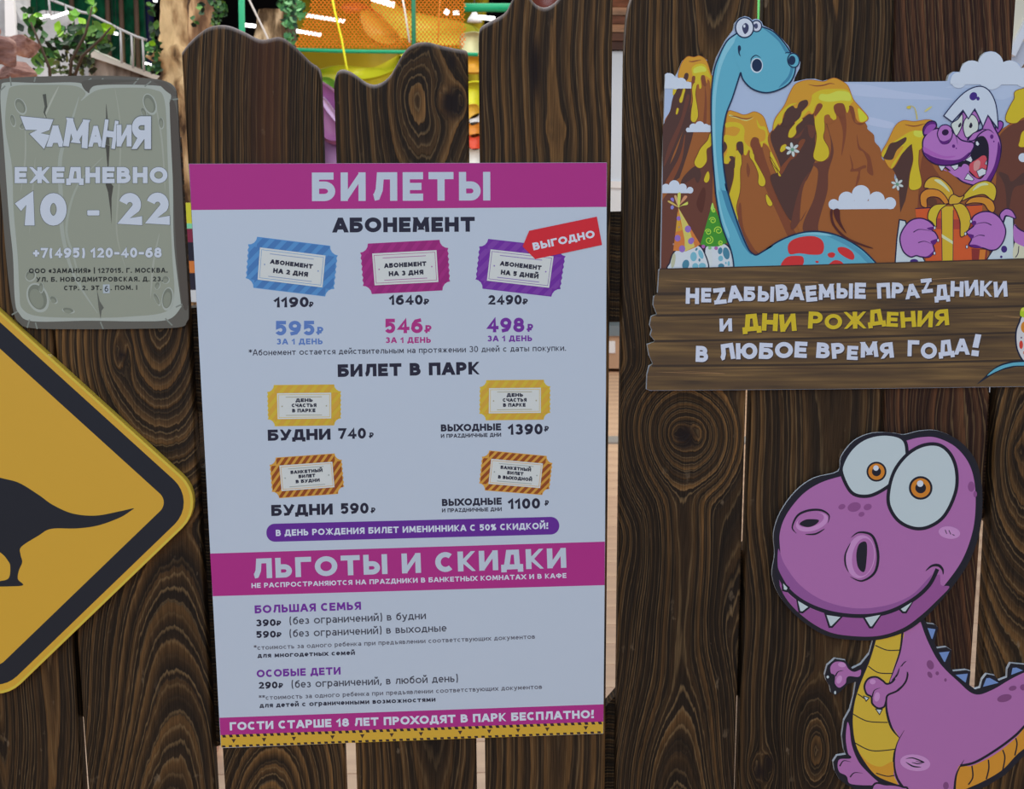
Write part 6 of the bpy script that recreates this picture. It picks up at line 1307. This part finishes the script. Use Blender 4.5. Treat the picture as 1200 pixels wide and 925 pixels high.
# head
Hh = Art(pr, YP - .0032); Hh.begin('head').frame(880, 480, 3.303)
hp = [(106, 560), (104, 480), (130, 405), (190, 328), (260, 280), (345, 252), (420, 240), (560, 130), (605, 112), (660, 100), (720, 102), (795, 138), (850, 205), (874, 290), (876, 400), (860, 495), (820, 595), (750, 692), (672, 780), (596, 838), (500, 868), (400, 870), (298, 852), (200, 790), (132, 712), (102, 640)]
Hh.fo(hp, PU, K, 4.6)
Hh.poly([(92, 610), (110, 660), (150, 720), (230, 770), (330, 800), (450, 800), (560, 776), (640, 730), (700, 660), (730, 640), (736, 680), (768, 688), (720, 740), (660, 796), (590, 846), (500, 876), (400, 878), (298, 860), (200, 800), (126, 716)], PUd)
Hh.poly([(106, 540), (130, 600), (190, 680), (280, 740), (400, 770), (520, 760), (620, 720), (690, 650), (700, 640), (680, 690), (620, 744), (520, 790), (400, 798), (280, 776), (170, 720), (110, 640)], (126, 78, 140))
Hh.begin('mouth').line([(92, 600), (110, 645), (150, 705), (220, 755), (320, 790), (440, 800), (540, 782), (630, 735), (690, 680), (722, 618)], 4.6, K); Hh.line([(676, 626), (700, 606), (726, 604), (742, 620), (744, 640)], 3.2, K, taper=1); Hh.line([(92, 600), (96, 560), (100, 520)], 3.7, K, taper=2)
Hh.line([(100, 640), (110, 690)], 3.0, K, taper=1)
Hh.begin('tooth')
for q in ([(122, 668), (146, 690), (140, 704), (124, 700)], [(178, 736), (228, 764), (200, 786), (188, 784)], [(288, 792), (352, 802), (314, 842), (304, 842)], [(436, 804), (506, 792), (470, 844), (460, 844)], [(574, 772), (628, 742), (600, 786), (588, 786)]): Hh.begin('tooth'); Hh.fo(q, EYW, K, 2.4, False)
Hh.begin('nostril').poly(circ(236, 436, 64, 34, -16), PUl, False); Hh.poly(circ(232, 428, 52, 26, -16), PU, False); Hh.poly([(188, 444), (215, 426), (262, 428), (250, 446), (220, 456)], K); Hh.line([(176, 480), (160, 456), (180, 412), (220, 392), (270, 390), (302, 410), (298, 440)], 2.7, K, taper=1); Hh.line([(210, 484), (250, 482), (286, 462)], 2.0, K, taper=1)
Hh.begin('nostril').poly(circ(424, 570, 56, 84, 8), PUl, False); Hh.poly(circ(434, 572, 42, 74, 8), PU, False); Hh.poly([(408, 560), (420, 520), (448, 518), (446, 600), (436, 630), (414, 610)], K); Hh.line([(388, 496), (420, 476), (470, 490), (492, 560), (480, 630), (430, 664), (384, 648)], 3.2, K, taper=1); Hh.line([(386, 516), (366, 560), (366, 600), (378, 630)], 2.0, K, taper=1)
Hh.begin('eye').poly(circ(0, 0, 1), EYW, False) if False else Hh.begin('eye')
def eye(q, cx, cy, k=1):
    Hh.fo(q, EYW, K, 4.0); eo_ = Hh.flush(); Hh.begin('pupil', eo_); Hh.poly(circ(cx, cy, 44 * k), K, False); Hh.poly(circ(cx, cy, 36 * k), (188, 116, 40), False); Hh.poly(circ(cx, cy, 20 * k), K, False); Hh.poly(circ(cx - 2, cy - 16 * k, 12 * k), (198, 206, 216), False)
eye([(352, 250), (356, 205), (390, 150), (440, 112), (500, 96), (560, 100), (594, 120), (604, 160), (600, 200), (560, 270), (510, 312), (450, 336), (390, 322)], 486, 241, .88)
Hh.begin('eye'); eye([(534, 370), (536, 300), (560, 230), (610, 170), (670, 138), (730, 138), (774, 176), (796, 240), (792, 320), (750, 410), (690, 454), (630, 460), (570, 430)], 657, 304, 1.04)
for x, y, rx, ry, ro in ((352, 377, 14, 10, -20), (400, 378, 26, 18, -15), (452, 378, 16, 12, -20), (428, 406, 12, 9, -20), (853, 299, 13, 20, 0), (868, 328, 7, 12, 0)): Hh.begin('freckle'); Hh.ell(x, y, rx, ry, (122, 72, 128), ro)
Hh.begin('cheek').ell(768, 477, 42, 24, PUl, 8)
for l in ([(752, 466), (758, 482)], [(766, 468), (774, 484)], [(780, 484), (788, 488)]): Hh.line(l, .9, K)
Hh.flush()
